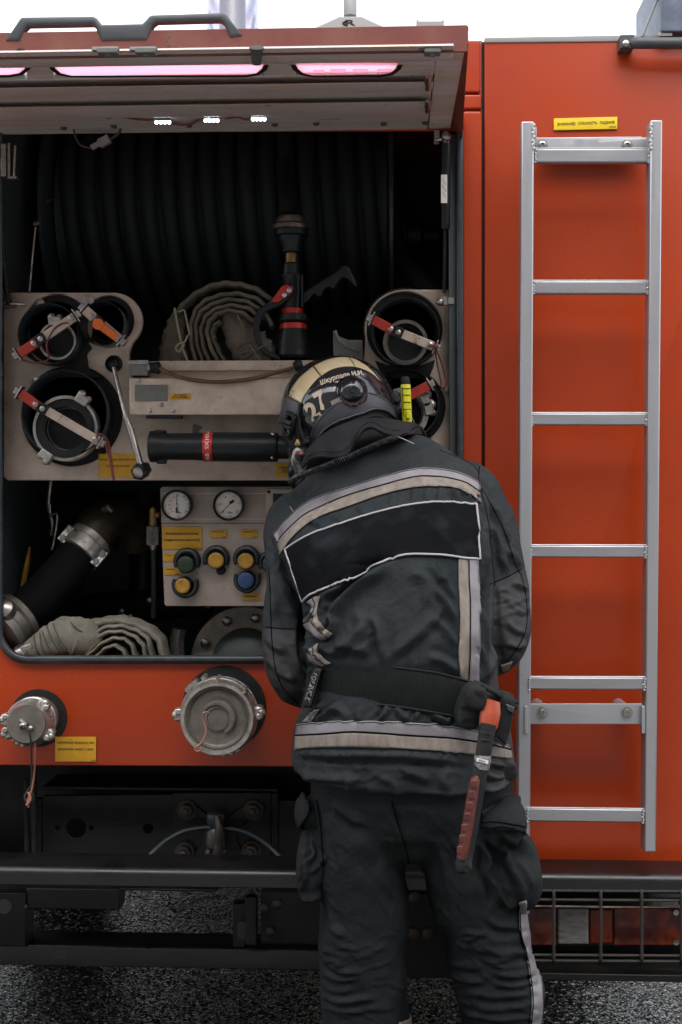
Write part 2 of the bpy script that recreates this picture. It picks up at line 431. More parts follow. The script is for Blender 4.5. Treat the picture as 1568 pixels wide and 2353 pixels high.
gn = N.new('ShaderNodeNewGeometry')
def facets(src, k):
    a = N.new('ShaderNodeVectorMath'); a.operation = 'SUBTRACT'; a.inputs[1].default_value = (.5, .5, .5); L.new(src, a.inputs[0])
    c = N.new('ShaderNodeVectorMath'); c.operation = 'SCALE'; c.inputs['Scale'].default_value = k; L.new(a.outputs[0], c.inputs[0]); return c.outputs[0]
f1, f2 = facets(v1.outputs['Color'], .45), facets(v2.outputs['Color'], .4)
a1 = N.new('ShaderNodeVectorMath'); a1.operation = 'ADD'; L.new(f1, a1.inputs[0]); L.new(f2, a1.inputs[1])
a2 = N.new('ShaderNodeVectorMath'); a2.operation = 'ADD'; L.new(a1.outputs[0], a2.inputs[0]); L.new(gn.outputs['Normal'], a2.inputs[1])
a3 = N.new('ShaderNodeVectorMath'); a3.operation = 'NORMALIZE'; L.new(a2.outputs[0], a3.inputs[0]); L.new(a3.outputs[0], b.inputs['Normal'])
g = MB(); g.add([(-150, -150, 0), (150, -150, 0), (150, 150, 0), (-150, 150, 0)], [(0, 1, 2, 3)])
o = g.build('ground', gm); o['kind'] = 'structure'; o['label'] = 'dark wet asphalt ground with glinting stones'

pm_ = M('bounce_concrete', (.42, .40, .375), .8, 0, (.36, .34, .32), 3, 7, bump=.3, bscale=80, spots=(.2, .19, .18))  # slab added out of view, bounces light up to the hatch underside
o = MB().box(-14, 14, -4.5, -1.4, -.05, .008).build('bounce_slab', pm_); o['kind'] = 'structure'; o['label'] = 'pale concrete slab added out of view to bounce light onto the hatch'

# ============================================================ FIRE TRUCK
T = thing('fire_truck', 'red fire truck seen from the rear with its equipment hatch lifted open', 'fire truck', (P(525, 1200).x, 0, 0))


def pt(mb, name, mat, parent=T, **k): return mb.build(name, mat, parent, **k)


XL, XR, YB = P(-700, 1200).x, P(1790, 1200).x, 5.6
ZT, ZO = P(1300, 92).z, P(500, 1762).z
# body shell behind the rear skin: sides, roof, front and belly as one hollow box with thickness
m = MB()
m.box(XL, XL + .03, .03, 1.6, .75, ZT - .005); m.box(XR - .03, XR, .03, 1.6, .75, ZT - .005); m.box(XL, XL + .03, 1.602, 3., 1.05, ZT - .005); m.box(XR - .03, XR, 1.602, 3., 1.05, ZT - .005); m.box(XL, XL + .03, 3.002, YB, .42, ZT - .005); m.box(XR - .03, XR, 3.002, YB, .42, ZT - .005)
m.box(XL + .031, XR - .031, .03, YB - .04, ZT - .035, ZT - .008); m.box(XL + .031, XR - .031, YB - .03, YB, .13, ZT - .036)  # unseen front reaches low, shaped to block horizon light under the truck
m.box(XL + .031, XR - .031, 1.0, YB - .031, .80, .83)
pt(m, 'body', m_red, bevel=.006)
m = MB().box(XL, XR, .02, 1.2, ZT - .004, ZT + .003); pt(m, 'roof_edge', m_ladder)
# compartment lining: back, sides, top, floor
x0, x1 = P(-20, 1200, 0).x, P(1062, 1200, 0).x
m = MB(); m.box(x0 - .02, x1 + .06, .95, .97, .95, 2.59); m.box(x0 - .04, x0 - .02, .02, .97, .95, 2.59); m.box(x1 + .04, x1 + .06, .02, .95, .95, 2.59)
m.box(x0 - .02, x1 + .04, .02, .95, 2.57, 2.585); m.box(x0 - .02, x1 + .04, .03, .95, 1.02, 1.04)
pt(m, 'compartment_lining', m_dark)

# ---- rear skin: big sheet with the rounded opening
op = [(1052, 1508 - 60)] + arc(1052 - 40, 1508 - 40, 40, 0, 90, 8) + arc(4 + 62, 1508 - 62, 62, 90, 180, 10) + [(4, 300), (1052, 300)]
m = MB().plate([[(-700, 92), (1108, 92), (1108, 1764), (-700, 1755)], op], 0, .012, .003); pt(m, 'rear_skin', m_red)
# column strip with pressed steps beside the hatch
for k, (a, b_, e) in enumerate(((92, 212, 1104), (217, 250, 1107), (255, 1764, 1108))):
    m = MB().plate([rrect(1064, a, e, b_, 5 if k < 2 else 8)], -.010, .012, .004); pt(m, 'corner_strip', m_red)
m = MB().plate([rrect(1114, 92, 1790, 2003, 5)], -.014, .02, .003); pt(m, 'ladder_panel', m_red)
m = MB().plate([[(1114, 86), (1790, 74), (1790, 92), (1114, 98)]], -.017, .022, .002); pt(m, 'roof_trim', m_wpaint)
m = MB().plate([[(1107, 96), (1115, 96), (1115, 1764), (1107, 1764)]], .003, .01, 0); pt(m, 'panel_gap', m_black)
# black rubber seal round the opening
so = [(1057, 300), (1057, 1460)] + arc(1057 - 46, 1514 - 46, 46, 10, 80, 8) + [(900, 1514)] + arc(-1 + 66, 1514 - 66, 66, 90, 180, 12) + [(-1, 300)]
m = MB().tube([P(u, v, -.012) for u, v in so], .0085, 12)
m.tube([P(u + (5 if u > 1000 else 0) , v + (0 if v < 1450 else 5), -.004) for u, v in so], .007, 8)
pt(m, 'opening_seal', m_seal)
m = MB().plate([[(1030, 308), (1051, 308), (1051, 1506), (1036, 1506)]], .004, .02, .002); pt(m, 'door_jamb', m_dark)

# ---- hatch lifted above the opening ---------------------------------
ZH, ZN, YN = P(500, 303, 0).z, P(500, 108, -.65).z, -.65


def hp(u, v, drop=0.):
    lo, hi = -.9, .2
    for _ in range(30):
        y = (lo + hi) / 2; q = P(u, v, y); z = ZH + (ZN - ZH) * (y / YN) - drop
        if q.z > z: hi = y           # ray above the plane: still nearer to the camera is lower
        else: lo = y
    return P(u, v, (lo + hi) / 2)


def hstrip(mb, prof, ul, ur, top=.022):     # prof [(v, drop)] swept along x, solid up to the outer skin
    A = [hp(500, v, d) for v, d in prof]
    sl = lambda y: ZH + (ZN - ZH) * (y / YN) + top
    loop = [(q.y, q.z) for q in A] + [(A[-1].y, sl(A[-1].y)), (A[0].y, sl(A[0].y))]
    rings = []
    for ue in (ul, ur):
        rr = []
        for i, (y, z) in enumerate(loop):
            rr.append((P(ue, 0, y).x if not callable(ue) else ue(y), y, z))
        rings.append(rr)
    return mb.loft(rings)


HXR = P(985, 250, -.1).x
XLh = P(-330, 250, -.1).x
fx = lambda x: (lambda y: x)
hatch = pt(hstrip(MB(), [(108.5, 0), (109, .004), (113, .012), (140, .016), (147, .012), (149, 0)], fx(XLh), fx(HXR + .03)), 'hatch_door', m_hatch, bevel=.001)
hs = lambda mb, name, mat, **k: mb.build(name, mat, hatch, **k)
m = hstrip(MB(), [(177, 0), (194, 0), (195, .016), (212, .018), (214, 0), (238, 0), (240, .014), (267, .015), (269, 0), (303, 0)], fx(XLh), fx(HXR)); hs(m, 'underside_rib', m_hatch, bevel=.001)
for a, b_ in ((62, 123), (607, 680), (914, 1000)):
    m = hstrip(MB(), [(149.5, 0), (176.5, 0)], a, b_); hs(m, 'window_divider', m_hatch)
# red outer skin, side flange and frame
m = MB()
sl = lambda y, o=0: ZH + (ZN - ZH) * (y / YN) + o
yk = hp(500, 303).y
wy0, wy1 = hp(500, 149).y, hp(500, 177).y
xe = lambda y: P(1077 - (y - YN) / .65 * 15, 200, y).x
for a, b_ in ((hp(500, 108).y - .006, wy0), (wy1, yk)):
    m.loft([[(XLh, a, sl(a, .0225)), (XLh, b_, sl(b_, .0225)), (XLh, b_, sl(b_, .028)), (XLh, a, sl(a, .028))],
            [(xe(a), a, sl(a, .0225)), (xe(b_), b_, sl(b_, .0225)), (xe(b_), b_, sl(b_, .028)), (xe(a), a, sl(a, .028))]])
m.loft([[(HXR, wy0 - .001, sl(wy0, .0225)), (HXR, wy1 + .001, sl(wy1, .0225)), (HXR, wy1 + .001, sl(wy1, .028)), (HXR, wy0 - .001, sl(wy0, .028))],
        [(xe(wy0), wy0 - .001, sl(wy0, .0225)), (xe(wy1), wy1 + .001, sl(wy1, .0225)), (xe(wy1), wy1 + .001, sl(wy1, .028)), (xe(wy0), wy0 - .001, sl(wy0, .028))]])
hs(m, 'outer_skin', m_red)
m = MB(); a, b_ = hp(500, 108).y, yk
m.loft([[(xe(a), a, sl(a, .022)), (xe(a), a, sl(a, -.004)), (xe(a) - .012, a, sl(a, .002)), (xe(a) - .028, a, sl(a, .014)), (xe(a) - .028, a, sl(a, .022))],
        [(xe(b_), b_, sl(b_, .022)), (xe(b_), b_, sl(b_, -.03)), (xe(b_) - .012, b_, sl(b_, -.01)), (xe(b_) - .028, b_, sl(b_, .010)), (xe(b_) - .028, b_, sl(b_, .022))]])
hs(m, 'side_flange', m_redin, bevel=.002)
m = hstrip(MB(), [(112, .002), (302, .002)], fx(HXR + .0025), fx(HXR + .052)); hs(m, 'frame_plate', m_hatch, bevel=.001)
m = MB().box(XLh, xe(YN) - .002, YN - .006, YN - .001, sl(YN, -.0172), sl(YN, .030)); hs(m, 'front_lip', m_lip, bevel=.001)
# windows
for k, (a, b_) in enumerate(((-180, 61), (124, 606), (681, 913))):
    lp = [(a, 150), (b_, 150), (b_ - 4, 158), (b_ - 16, 168), (b_ - 40, 172), (a + 40, 174), (a + 16, 168), (a + 4, 158)]
    q = [hp(u, v, -.006) for u, v in lp]; n_ = len(q)
    m = MB().add(q + [z + Vector((0, 0, .004)) for z in q], [tuple(range(n_)), tuple(range(n_, 2 * n_))] + [(i, (i + 1) % n_, n_ + (i + 1) % n_, n_ + i) for i in range(n_)])
    w = hs(m, 'hatch_window', m_glass)
    # filler between the glass and the seal, cut as a frame
    m = MB(); out = [(a - 12, 150), (a - 8, 160), (a + 10, 173), (a + 40, 178), (b_ - 40, 178), (b_ - 10, 173), (b_ + 8, 160), (b_ + 12, 150)]
    inn = [(a, 150), (a + 4, 158), (a + 16, 168), (a + 40, 174), (b_ - 40, 172), (b_ - 16, 168), (b_ - 4, 158), (b_, 150)]
    R1 = [hp(u, v, .002) for u, v in out]; R2 = [hp(u, v, .001) for u, v in inn]; R3 = [hp(u, v, -.012) for u, v in inn]; R4 = [hp(u, v, -.012) for u, v in out]
    m.grid([R1, R2, R3, R4, R1]); m.build('window_seal', m_rub, hatch)
    if k == 2:
        m = MB()
        for a0, a1, v0_, v1_, rr in ((722, 745, 162, 169, 8), (760, 795, 160, 169, 3), (812, 846, 160, 169, 3), (868, 900, 160, 168, 3)):
            q = [hp(u, v, -.0045) for u, v in ((a0, v0_), (a1, v0_), (a1 + 2, v1_), (a0 - 2, v1_))]
            m.add(q + [z + Vector((0, 0, .001)) for z in q], [(0, 1, 2, 3), (4, 5, 6, 7), (0, 1, 5, 4), (1, 2, 6, 5), (2, 3, 7, 6), (3, 0, 4, 7)])
        hs(m, 'letter_mark', m_glassw)
# hinge brackets, screws, weld beads on the underside
for (u, v, s_) in ((243, 113, 1), (330, 113, 1), (988, 112, .8)):
    m = MB(); c = hp(u, v, .012); m.obox(c, (.024 * s_, 0, 0), (0, .007, .001), (0, .001, .004)); c2 = hp(u + 6, v + 7, .018); m.obox(c2, (.018 * s_, 0, 0), (0, .012, 0), (0, 0, .005))
    m.lathe(c2, (0, 0, -1), [(.006, 0), (.006, .008), (.001, .009)], 8)
    hs(m, 'latch_bracket', m_grey, bevel=.002)
m = MB(); q = [hp(590, v, .02) for v in (109, 122, 148)]; m.tube(q, [.013, .010, .008], 8, flat=.3); hs(m, 'catch_bracket', m_grey)
for u, v in ((147, 293), (262, 289), (435, 287), (632, 285), (727, 283), (882, 283), (978, 281), (48, 114), (560, 114), (480, 265), (250, 267)):
    m = MB().lathe(hp(u, v, .001), (0, 0, -1), [(.0075, 0), (.0075, .002), (.005, .005), (.001, .0055)], 12); hs(m, 'screw', m_rust)
for v0_, v1_ in ((176, 204), (232, 256)):
    q = []
    for k in range(14):
        c = hp(983 + 1.5 * math.sin(k * 2.4), v0_ + (v1_ - v0_) * k / 13, .018); q.append(c)
    m = MB().tube(q, [.004 + .0015 * (k % 2) for k in range(14)], 8); hs(m, 'weld_bead', m_steel)
# LED strips with their wires
for a, b_, v in ((355, 392, 276), (468, 503, 272), (577, 611, 269)):
    m = MB(); c0, c1 = hp(a, v, .004), hp(b_, v, .004); m.obox((c0 + c1) / 2, ((c1.x - c0.x) / 2, 0, 0), (0, .012, 0), (0, 0, .004))
    s1 = hs(m, 'light_strip', m_grey, bevel=.001)
    for k in range(4):
        c = hp(a + 5 + (b_ - a - 8) * k / 3., v + 5, .010); MB().ball(c, .0042, n=10).build('led', m_led, hatch)
m = MB().tube([hp(u, v, .006) for u, v in cr([(280, 268), (310, 273), (332, 275), (356, 278)])], .0025, 6)
m.tube([hp(u, v, .006) for u, v in cr([(392, 283), (420, 287), (440, 284), (455, 277), (470, 277)])], .0025, 6)
m.tube([hp(u, v, .006) for u, v in cr([(503, 277), (520, 272), (548, 269), (562, 274), (578, 275)])], .0025, 6); hs(m, 'light_wire', m_cord)
m = MB().tube(PP([(172, 273, -.04), (169, 290, -.04), (175, 318, -.045), (188, 335, -.05), (208, 340, -.05)]), .0022, 6)
m.tube(PP([(262, 274, -.04), (275, 285, -.04), (277, 300, -.045), (266, 312, -.05), (252, 320, -.05)]), .003, 6); hs(m, 'loose_wire', m_cordd)
m = MB().bar(P(210, 340, -.05), P(232, 328, -.05), .006, .005).bar(P(228, 331, -.05), P(252, 318, -.05), .010, .007); hs(m, 'wire_connector', m_radio, bevel=.002)
# grab rail standing on the outer edge of the hatch
yr = -.66
outer = [(12, 92), (44, 43), (50, 38), (214, 36), (222, 40), (234, 55), (326, 53), (334, 46), (342, 36), (350, 33), (511, 28), (520, 31), (557, 80)]
inner1 = [(44, 92), (56, 66), (64, 58), (212, 55), (218, 60), (232, 90)]
inner2 = [(338, 86), (352, 56), (360, 50), (505, 46), (514, 52), (528, 84)]
full = outer + [(528, 84)] + inner2[::-1][1:] + [(338, 90), (232, 92)] + inner1[::-1][1:]
m = MB().plate([full], yr, .022, .005); hs(m, 'grab_rail', m_handle)

# ---- things on the roof
q = [(708, 130), (708, 73), (716, 66), (780, 37), (832, 37), (888, 63), (895, 72), (895, 130)]
m = MB().plate([q], .10, .09, .004); ro = pt(m, 'aerial_mount', m_wpaint)
text_on(MB(), 'R', 806, 52, 22, 13, .0995, bold=.02).build('emblem', m_black, ro)
MB().tube([P(788, 53, .099), P(797, 47, .099)], .002, 6).tube([P(788, 53, .099), P(797, 58, .099)], .002, 6).build('emblem_arrow', m_black, ro)
m = MB().lathe(P(805, 38, .14), (0, 0, 1), [(.016, 0), (.016, .04), (.012, .045), (.010, .3), (.006, .6)], 16); m.build('aerial_mast', m_wpaint, ro)
m = MB().plate([[(958, 130), (957, 46), (961, 44), (963, 48), (1015, 48), (1018, 44), (1021, 46), (1020, 130)]], .12, .05, .002); pt(m, 'roof_bracket', m_wpaint)
m = MB().lathe(P(535, 125, .12), (0, 0, 1), [(.066, 0), (.066, .02), (.062, .025), (.060, .20), (.04, .24), (.002, .25)], 32); be = pt(m, 'beacon', m_beacon)
MB().lathe(P(535, 125, .12), (0, 0, 1), [(.02, .02), (.02, .17)], 12).build('beacon_bulb', m_wpaint, be)
m = MB().plate([rrect(1520, -90, 1700, 73, 6)], -.05, .3, .004); rb = pt(m, 'roof_locker', m_bluebox)
MB().pbox(1516, 74, 1545, 82, -.045, .1).build('locker_foot', m_steel, rb)
m = MB().tube([P(1476, 84, -.02), P(1522, -30, -.02)], .0028, 8); pt(m, 'stay_wire', m_wpaint)
m = MB(); m.obox(P(1438, 102, -.035), (.015, 0, 0), (0, .02, 0), (0, 0, .014))
m.tube(PP([(1446, 101, -.04), (1462, 99, -.054), (1482, 99, -.060), (1568, 99, -.062), (1650, 99, -.060), (1668, 101, -.04)]), .0125, 14)
gh = pt(m, 'grab_handle', m_handle, bevel=.003)
MB().lathe(P(1438, 101, -.055), AY, [(.0075, 0), (.0075, .004), (.004, .006), (.001, .0062)], 12).build('handle_screw', m_steel, gh)

# ---- gas strut on the right, strut mount on the left
m = MB().tube([P(1025, 330, -.03), P(1024, 420, -.02), P(1024, 526, -.005)], .0105, 16); st = pt(m, 'gas_strut', m_blkplastic, bevel=.001)
MB().tube([P(1023, 526, -.004), P(1021, 674, .02)], .0045, 10).build('rod', m_rub, st)
MB().ball(P(1026, 314, -.03), .012, n=14).tube([P(1004, 322, -.02), P(1036, 316, -.03)], .005, 8).bar(P(1004, 300, -.012), P(1004, 332, -.012), .006, .004).tube([P(1026, 318, -.03), P(1025, 334, -.03)], [.007, .009], 10).build('ball_joint', m_steel, st)
MB().obox(P(1021, 434, -.0325), (.007, 0, 0), (0, .001, 0), (0, 0, .032)).build('strut_sticker', m_dial, st)
mt = MB()
for k in range(9): mt.obox(P(1021 + (k % 3 - 1) * 2.6, 413 + k * 5, -.0337), (.0005, 0, 0), (0, .0002, 0), (0, 0, .002 + .0012 * (k % 2)))
mt.build('sticker_print', m_inkb, st)
MB().pbox(1014, 682, 1028, 700, .0, .02).pbox(1030, 684, 1044, 698, .0, .02).ball(P(1012, 694, -.002), .009).build('lower_mount', m_steel, st)
m = MB(); m.pbox(2, 330, 14, 405, -.02, .01); m.pbox(17, 328, 24, 410, -.015, .0); m.pbox(22, 404, 38, 410, -.02, 0); m.tube([P(36, 334, -.02), P(33, 407, -.02)], .003, 8)
sl_ = pt(m, 'strut_mount', m_steel, bevel=.001)
m = MB().tube([P(4, 500, -.01), P(8, 600, 0), P(20, 700, .02)], .006, 10); pt(m, 'left_strut', m_rub)

# ---- hose reel high inside
rx0, rx1 = P(150, 450, .4).x, P(872, 450, .4).x
RC = Vector((0, .60, 2.33))
m = MB(); nco = 16
for k in range(nco):
    xx = rx0 + (rx1 - rx0) * (k + .5) / nco; pts = []
    R_ = .262 + .006 * math.sin(k * 2.3)
    for j in range(40):
        t = 2 * PI * j / 40
        pts.append((xx + .02 * math.cos(t) * (1 if k % 2 else .9), RC.y - R_ * math.sin(t), RC.z - R_ * math.cos(t)))
    m.tube(pts, .0212, 12, closed=True)
rl = pt(m, 'hose_reel', m_reelhose)
m = MB().lathe((rx0 - .02, RC.y, RC.z), (1, 0, 0), [(.235, 0), (.235, rx1 - rx0 + .04)], 36); m.build('drum', m_dark, rl)
for xx in (rx0 - .04, rx1 + .028):
    m = MB().lathe((xx, RC.y, RC.z), (1, 0, 0), [(.05, -.004), (.315, -.004), (.32, 0), (.32, .008), (.315, .012), (.05, .012)], 48); m.build('flange', m_seal, rl)
m = MB().lathe((rx1 + .04, RC.y, RC.z - .05), (1, 0, 0), [(.10, 0), (.10, .03), (.06, .035), (.06, .07), (.035, .08), (.035, .12)], 24); m.build('reel_hub', m_black, rl)
m = MB()
for dz, dy in ((.0, -.10), (-.08, -.09), (.05, -.03)): m.lathe((rx1 + .045, RC.y + dy, RC.z + dz - .06), AY, [(.006, 0), (.006, .012), (.001, .013)], 8)
m.build('reel_bolt', m_bright, rl)
m = MB().tube(PP([(892, 380, .5), (900, 520, .48), (925, 600, .45), (985, 660, .4), (1010, 700, .4)]), .03, 12); pt(m, 'feed_hose', m_reelhose)
m = MB().tube([P(68, 670, .3), P(75, 590, .3), P(82, 520, .3)], .004, 8).tube(PP([(82, 520, .3), (100, 470, .32), (125, 455, .35)]), .005, 8).tube([P(78, 515, .29), P(92, 512, .29)], .008, 8)
pt(m, 'inner_pipe', m_steel)

# ---- storage plate with round tube openings
YP = .06
plate_out = [(8, 672), (262, 672)] + arc(262, 737, 65, -90, 48, 14) + [(299, 800), (296, 812), (296, 830), (835, 830), (838, 800)] + arc(930, 757, 92, 168, 270, 12) + [(1050, 665), (1050, 1096), (1040, 1104), (18, 1104), (8, 1096)]
TA, TB_, TC_, TD, TE = (131, 756, 79), (250, 737, 58), (165, 955, 116), (930, 757, 87), (936, 936, 88)
m = MB().plate([plate_out] + [circ(*q) for q in (TA, TB_, TC_, TD, TE)] + [circ(262, 836, 19, 24)], YP, .02, .003)
sp_ = pt(m, 'storage_plate', m_alu)
# soft bridge pads between neighbouring openings (rubber sheet joins the holes)
m = MB().plate([[(150, 815), (196, 780), (212, 800), (200, 815), (205, 850), (235, 868), (120, 866), (150, 838)]], YP - .003, .01, .002); m.build('rubber_web', m_rub, sp_)
m = MB().plate([[(835, 845), (868, 826), (990, 826), (1010, 850), (1008, 890), (860, 880)]], YP - .003, .01, .002)
m2 = MB().plate([[(862, 828), (890, 838), (972, 838), (1000, 826), (996, 845), (985, 870), (880, 870)]], YP - .003, .008, .002); m2.build('rubber_web', m_rub, sp_)
for (cu_, cv, r), (ru, rv_, rr) in ((TA, (111, 767, 72)), (TB_, (235, 743, 52)), (TC_, (149, 950, 102)), (TD, (932, 762, 78)), (TE, (926, 930, 83))):
    kk = S(YP); c1 = P(cu_, cv, YP + .012); yo = -.0 if (cu_, cv, r) != TE else .02; c2 = P(ru, rv_, yo)
    # collar ring lying behind the plate hole
    MB().lathe(c1, AY, [(r * kk * 1.1, 0), (r * kk * 1.1, .002), (r * kk * .8, .002), (r * kk * .8, 0)], 48).build('tube_collar', m_rub, sp_)
    ax = (c2 - c1).normalized(); ln = (c2 - c1).length; R_ = rr * S(yo); X = Vector((1, 0, 0)); Z = Vector((0, 0, 1))
    rings = []
    for t, q, rad in ((0, P(cu_ * .7 + ru * .3, cv * .7 + rv_ * .3, .5), R_ * .93), (1, c2 + Vector((0, .06, 0)), R_ * .97), (2, c2, R_), (3, c2 - Vector((0, .003, 0)), R_ * .985), (4, c2, R_ * .965), (5, c2 + Vector((0, .06, 0)), R_ * .94), (6, P(cu_ * .7 + ru * .3, cv * .7 + rv_ * .3, .5), R_ * .9)):
        rings.append([q + X * rad * math.cos(2 * PI * k / 56) + Z * rad * math.sin(2 * PI * k / 56) for k in range(56)])
    MB().loft(rings, cap=False).build('storage_tube', m_seal, sp_)
    MB().lathe(P(cu_ * .7 + ru * .3, cv * .7 + rv_ * .3, .5), AY, [(R_ * .93, 0), (R_ * .93, .003)], 40).build('tube_end', m_dark, sp_)

# latch bars across the tubes
def latch(a, b_, c, d, y, metal_hi=True, tm=m_tagred):   # a-b coloured tag, c-d plain bar
    A, B, C, D = P(*a, y), P(*b_, y), P(*c, y), P(*d, y); dr = (D - A).normalized()
    w = .0105
    lb = MB().bar(B - dr * .004, D, w, .004).build('latch_bar', m_alu, T, bevel=.001)
    MB().bar(A, B, w * 1.05, .005).lathe(B - Vector((0, .006, 0)), AY, [(w * 1.05, -.004), (w * 1.05, .002)], 16).build('latch_tag', tm, lb, bevel=.001)
    jl = MB(); jl.bar(B + dr * .004, B + dr * .030, w * 1.15, .008); jl.build('latch_hinge', m_blkplastic, lb, bevel=.001)
    bl = MB()
    for q in (B, B + dr * .019, D - dr * .008): bl.lathe(q - Vector((0, .006, 0)), AY, [(.0062, 0), (.0062, .004), (.003, .006), (.001, .006)], 12)
    bl.build('latch_rivet', m_steel, lb)
    e = MB()
    n_ = dr.cross(AY)
    for q in (A - dr * .004, D + dr * .005): e.obox(q + Vector((0, .004, 0)), n_ * .017, dr * .0018, Vector((0, .012, 0))); e.obox(q + dr * .006 * (1 if q is not None and (q - D).length < .02 else -1), n_ * .008, dr * .005, Vector((0, .006, 0)))
    e.build('latch_pin', m_steel, lb, bevel=.001)
    return lb


latch((45, 813), (80, 790), (96, 780), (172, 728), -.02)
latch((196, 712), (214, 728), (222, 734), (276, 780), -.015, tm=m_alu)
MB().bar(P(224, 744, -.028), P(268, 776, -.028), .0085, .003).lathe(P(226, 745, -.029), AY, [(.013, -.003), (.013, .003)], 20).build('orange_tag', m_tagor, T, bevel=.001)
latch((48, 904), (84, 930), (104, 945), (228, 1014), -.025)
latch((858, 735), (898, 757), (910, 764), (996, 796), -.02)
latch((985, 886), (936, 912), (915, 924), (890, 945), .0)
# crank with its ball joint and knob
m = MB().lathe(P(262, 837, .07), AY, [(.021, -.02), (.021, .008), (.016, .012), (.015, .0)], 24); ck = pt(m, 'crank', m_rub)
MB().ball(P(262, 840, .045), .013).build('crank_ball', m_blkplastic, ck)
MB().tube([P(262, 845, .03), P(275, 900, .01), P(290, 962, -.01)], .0052, 10).tube([P(290, 960, -.01), P(300, 986, -.015)], .0068, 10).tube([P(299, 984, -.015), P(324, 1070, -.03)], .0075, 12).build('crank_rod', m_steel, ck)
kd = (P(340, 1072, .0) - P(317, 1085, -.045)).normalized(); kc = P(317, 1086, -.045)
rings = []
for h, r in ((0, .0165), (.002, .019), (.03, .019), (.036, .017)):
    X, Y = axes_for(kd); rings.append([kc + kd * h + (X * math.cos(2 * PI * k / 36) + Y * math.sin(2 * PI * k / 36)) * r * (1 - (.10 if (k // 3) % 2 and h > .001 else 0)) for k in range(36)])
MB().loft(rings).build('crank_knob', m_blkplastic, ck)
MB().lathe(kc, -kd, [(.0125, 0), (.0125, .001), (.007, .002), (.007, .003), (.001, .0035)], 20).build('knob_screw', m_steel, ck)
# cords tied to the latches
m = MB().tube(PP([(158, 742, -.035), (140, 745, -.03), (122, 760, -.03), (108, 790, -.03), (112, 818, -.025), (108, 828, -.02), (80, 834, -.02), (52, 826, -.02), (42, 812, -.03)]), .0022, 6)
m.tube(PP([(222, 1004, -.04), (230, 998, -.04), (242, 1005, -.035), (250, 1020, -.03), (256, 1060, -.03), (262, 1104, -.03)]), .0028, 6)
m.tube(PP([(246, 1012, -.035), (246, 1030, -.03), (254, 1060, -.03), (260, 1098, -.03)]), .0026, 6); pt(m, 'latch_cord', m_cord)
m = MB().tube(PP([(988, 794, -.03), (1000, 798, -.035), (1008, 815, -.03), (1020, 850, -.02), (1027, 878, -.015), (1020, 892, -.01), (1010, 886, .0)]), .0024, 6)
m.tube(PP([(1000, 800, -.03), (1004, 830, -.02), (1010, 860, -.015), (1015, 885, -.01)]), .0022, 6)
m.ball(P(1001, 796, -.035), .007, (1, .6, .9)); pt(m, 'hanging_cord', m_cord)
for u, v, r in ((202, 690, 9), (92, 698, 7), (86, 880, 8), (1030, 895, 7), (1008, 745, 0)):
    if r: pt(MB().lathe(P(u, v, YP - .001), AY, [(r * .0011 * 1.5, 0), (r * .0011 * 1.5, .002), (r * .0008, .004), (.001, .005)], 20), 'plate_bolt', m_steel)
pt(MB().pbox(0, 688, 14, 706, .02, .05).pbox(16, 690, 34, 704, .03, .05).tube([P(0, 697, .02), P(60, 699, .02)], .004), 'left_catch', m_steel)

# ---- shelf box between the tubes
m = MB(); yb = .0
m.plate([[(297, 870), (700, 870), (830, 872), (830, 953), (297, 953)]], yb, .008, .002)
a, b_ = P(297, 870, yb), P(830, 870, yb); c_ = P(366, 832, .10)
m.add([(a.x, yb + .001, a.z), (b_.x, yb + .001, a.z), (b_.x, .11, a.z + .022), (a.x, .11, a.z + .022), (a.x, yb + .005, a.z - .004), (b_.x, yb + .005, a.z - .004), (b_.x, .11, a.z + .017), (a.x, .11, a.z + .017)],
      [(0, 1, 2, 3), (4, 5, 6, 7), (0, 1, 5, 4), (1, 2, 6, 5), (2, 3, 7, 6), (3, 0, 4, 7)])
m.plate([[(366, 829), (700, 828), (830, 828), (830, 850), (366, 852)]], .05, .006, .001)
sb_ = pt(m, 'shelf_box', m_alub)
MB().plate([rrect(310, 884, 385, 921, 1)], yb - .003, .003, .0005).build('blank_plate', m_grey, sb_)
MB().plate([rrect(390, 904, 438, 917, 1)], yb - .002, .002, .0003).build('yellow_sticker', m_yel, sb_)
t = MB(); text_on(t, 'Лестница', 414, 907.6, 28, 5, yb - .002); text_on(t, 'трехколенная', 414, 913.2, 38, 5, yb - .002); t.build('sticker_lettering', m_ink, sb_)
for u, v in ((371, 930), (345, 944), (398, 944), (645, 944), (319, 875)):
    MB().lathe(P(u, v, yb), AY, [(.0052, 0), (.0045, .003), (.002, .0045), (.0005, .0045)], 14).build('rivet', m_steel, sb_)
MB().pbox(336, 954, 416, 961, yb + .004, .03).pbox(640, 954, 690, 961, yb + .004, .03).build('hinge_leaf', m_black, sb_)
# valve block and amber tube on the shelf
m = MB().pbox(298, 838, 340, 863, .012, .05); vb = pt(m, 'valve_block', m_grey, bevel=.001)
MB().pbox(296, 828, 341, 837, .015, .05).build('block_cover', m_steel, vb)
MB().tube([P(341, 845, .02), P(352, 845, .02)], .010, 14).build('block_fitting', m_steel, vb)
MB().tube([P(346, 845, .018), P(358, 845, .018), P(366, 846, .018), P(370, 846, .018)], [.012, .0135, .0145, .008], 16).build('rubber_boot', m_rub, vb)
m = MB().tube(PP([(368, 847, .01), (400, 862, .0), (450, 874, -.004), (520, 877, -.008), (590, 868, -.004), (650, 852, .0), (680, 843, .01)]), .0048, 10); at_ = pt(m, 'amber_tube', m_tube)
MB().tube([P(676, 844, .01), P(686, 840, .01), P(696, 837, .01)], [.010, .015, .010], 14).build('tube_grommet', m_rub, at_)
m = MB().plate([[(766, 760), (774, 758), (778, 772), (800, 781), (834, 781), (834, 826), (766, 826)]], .05, .003, .001)
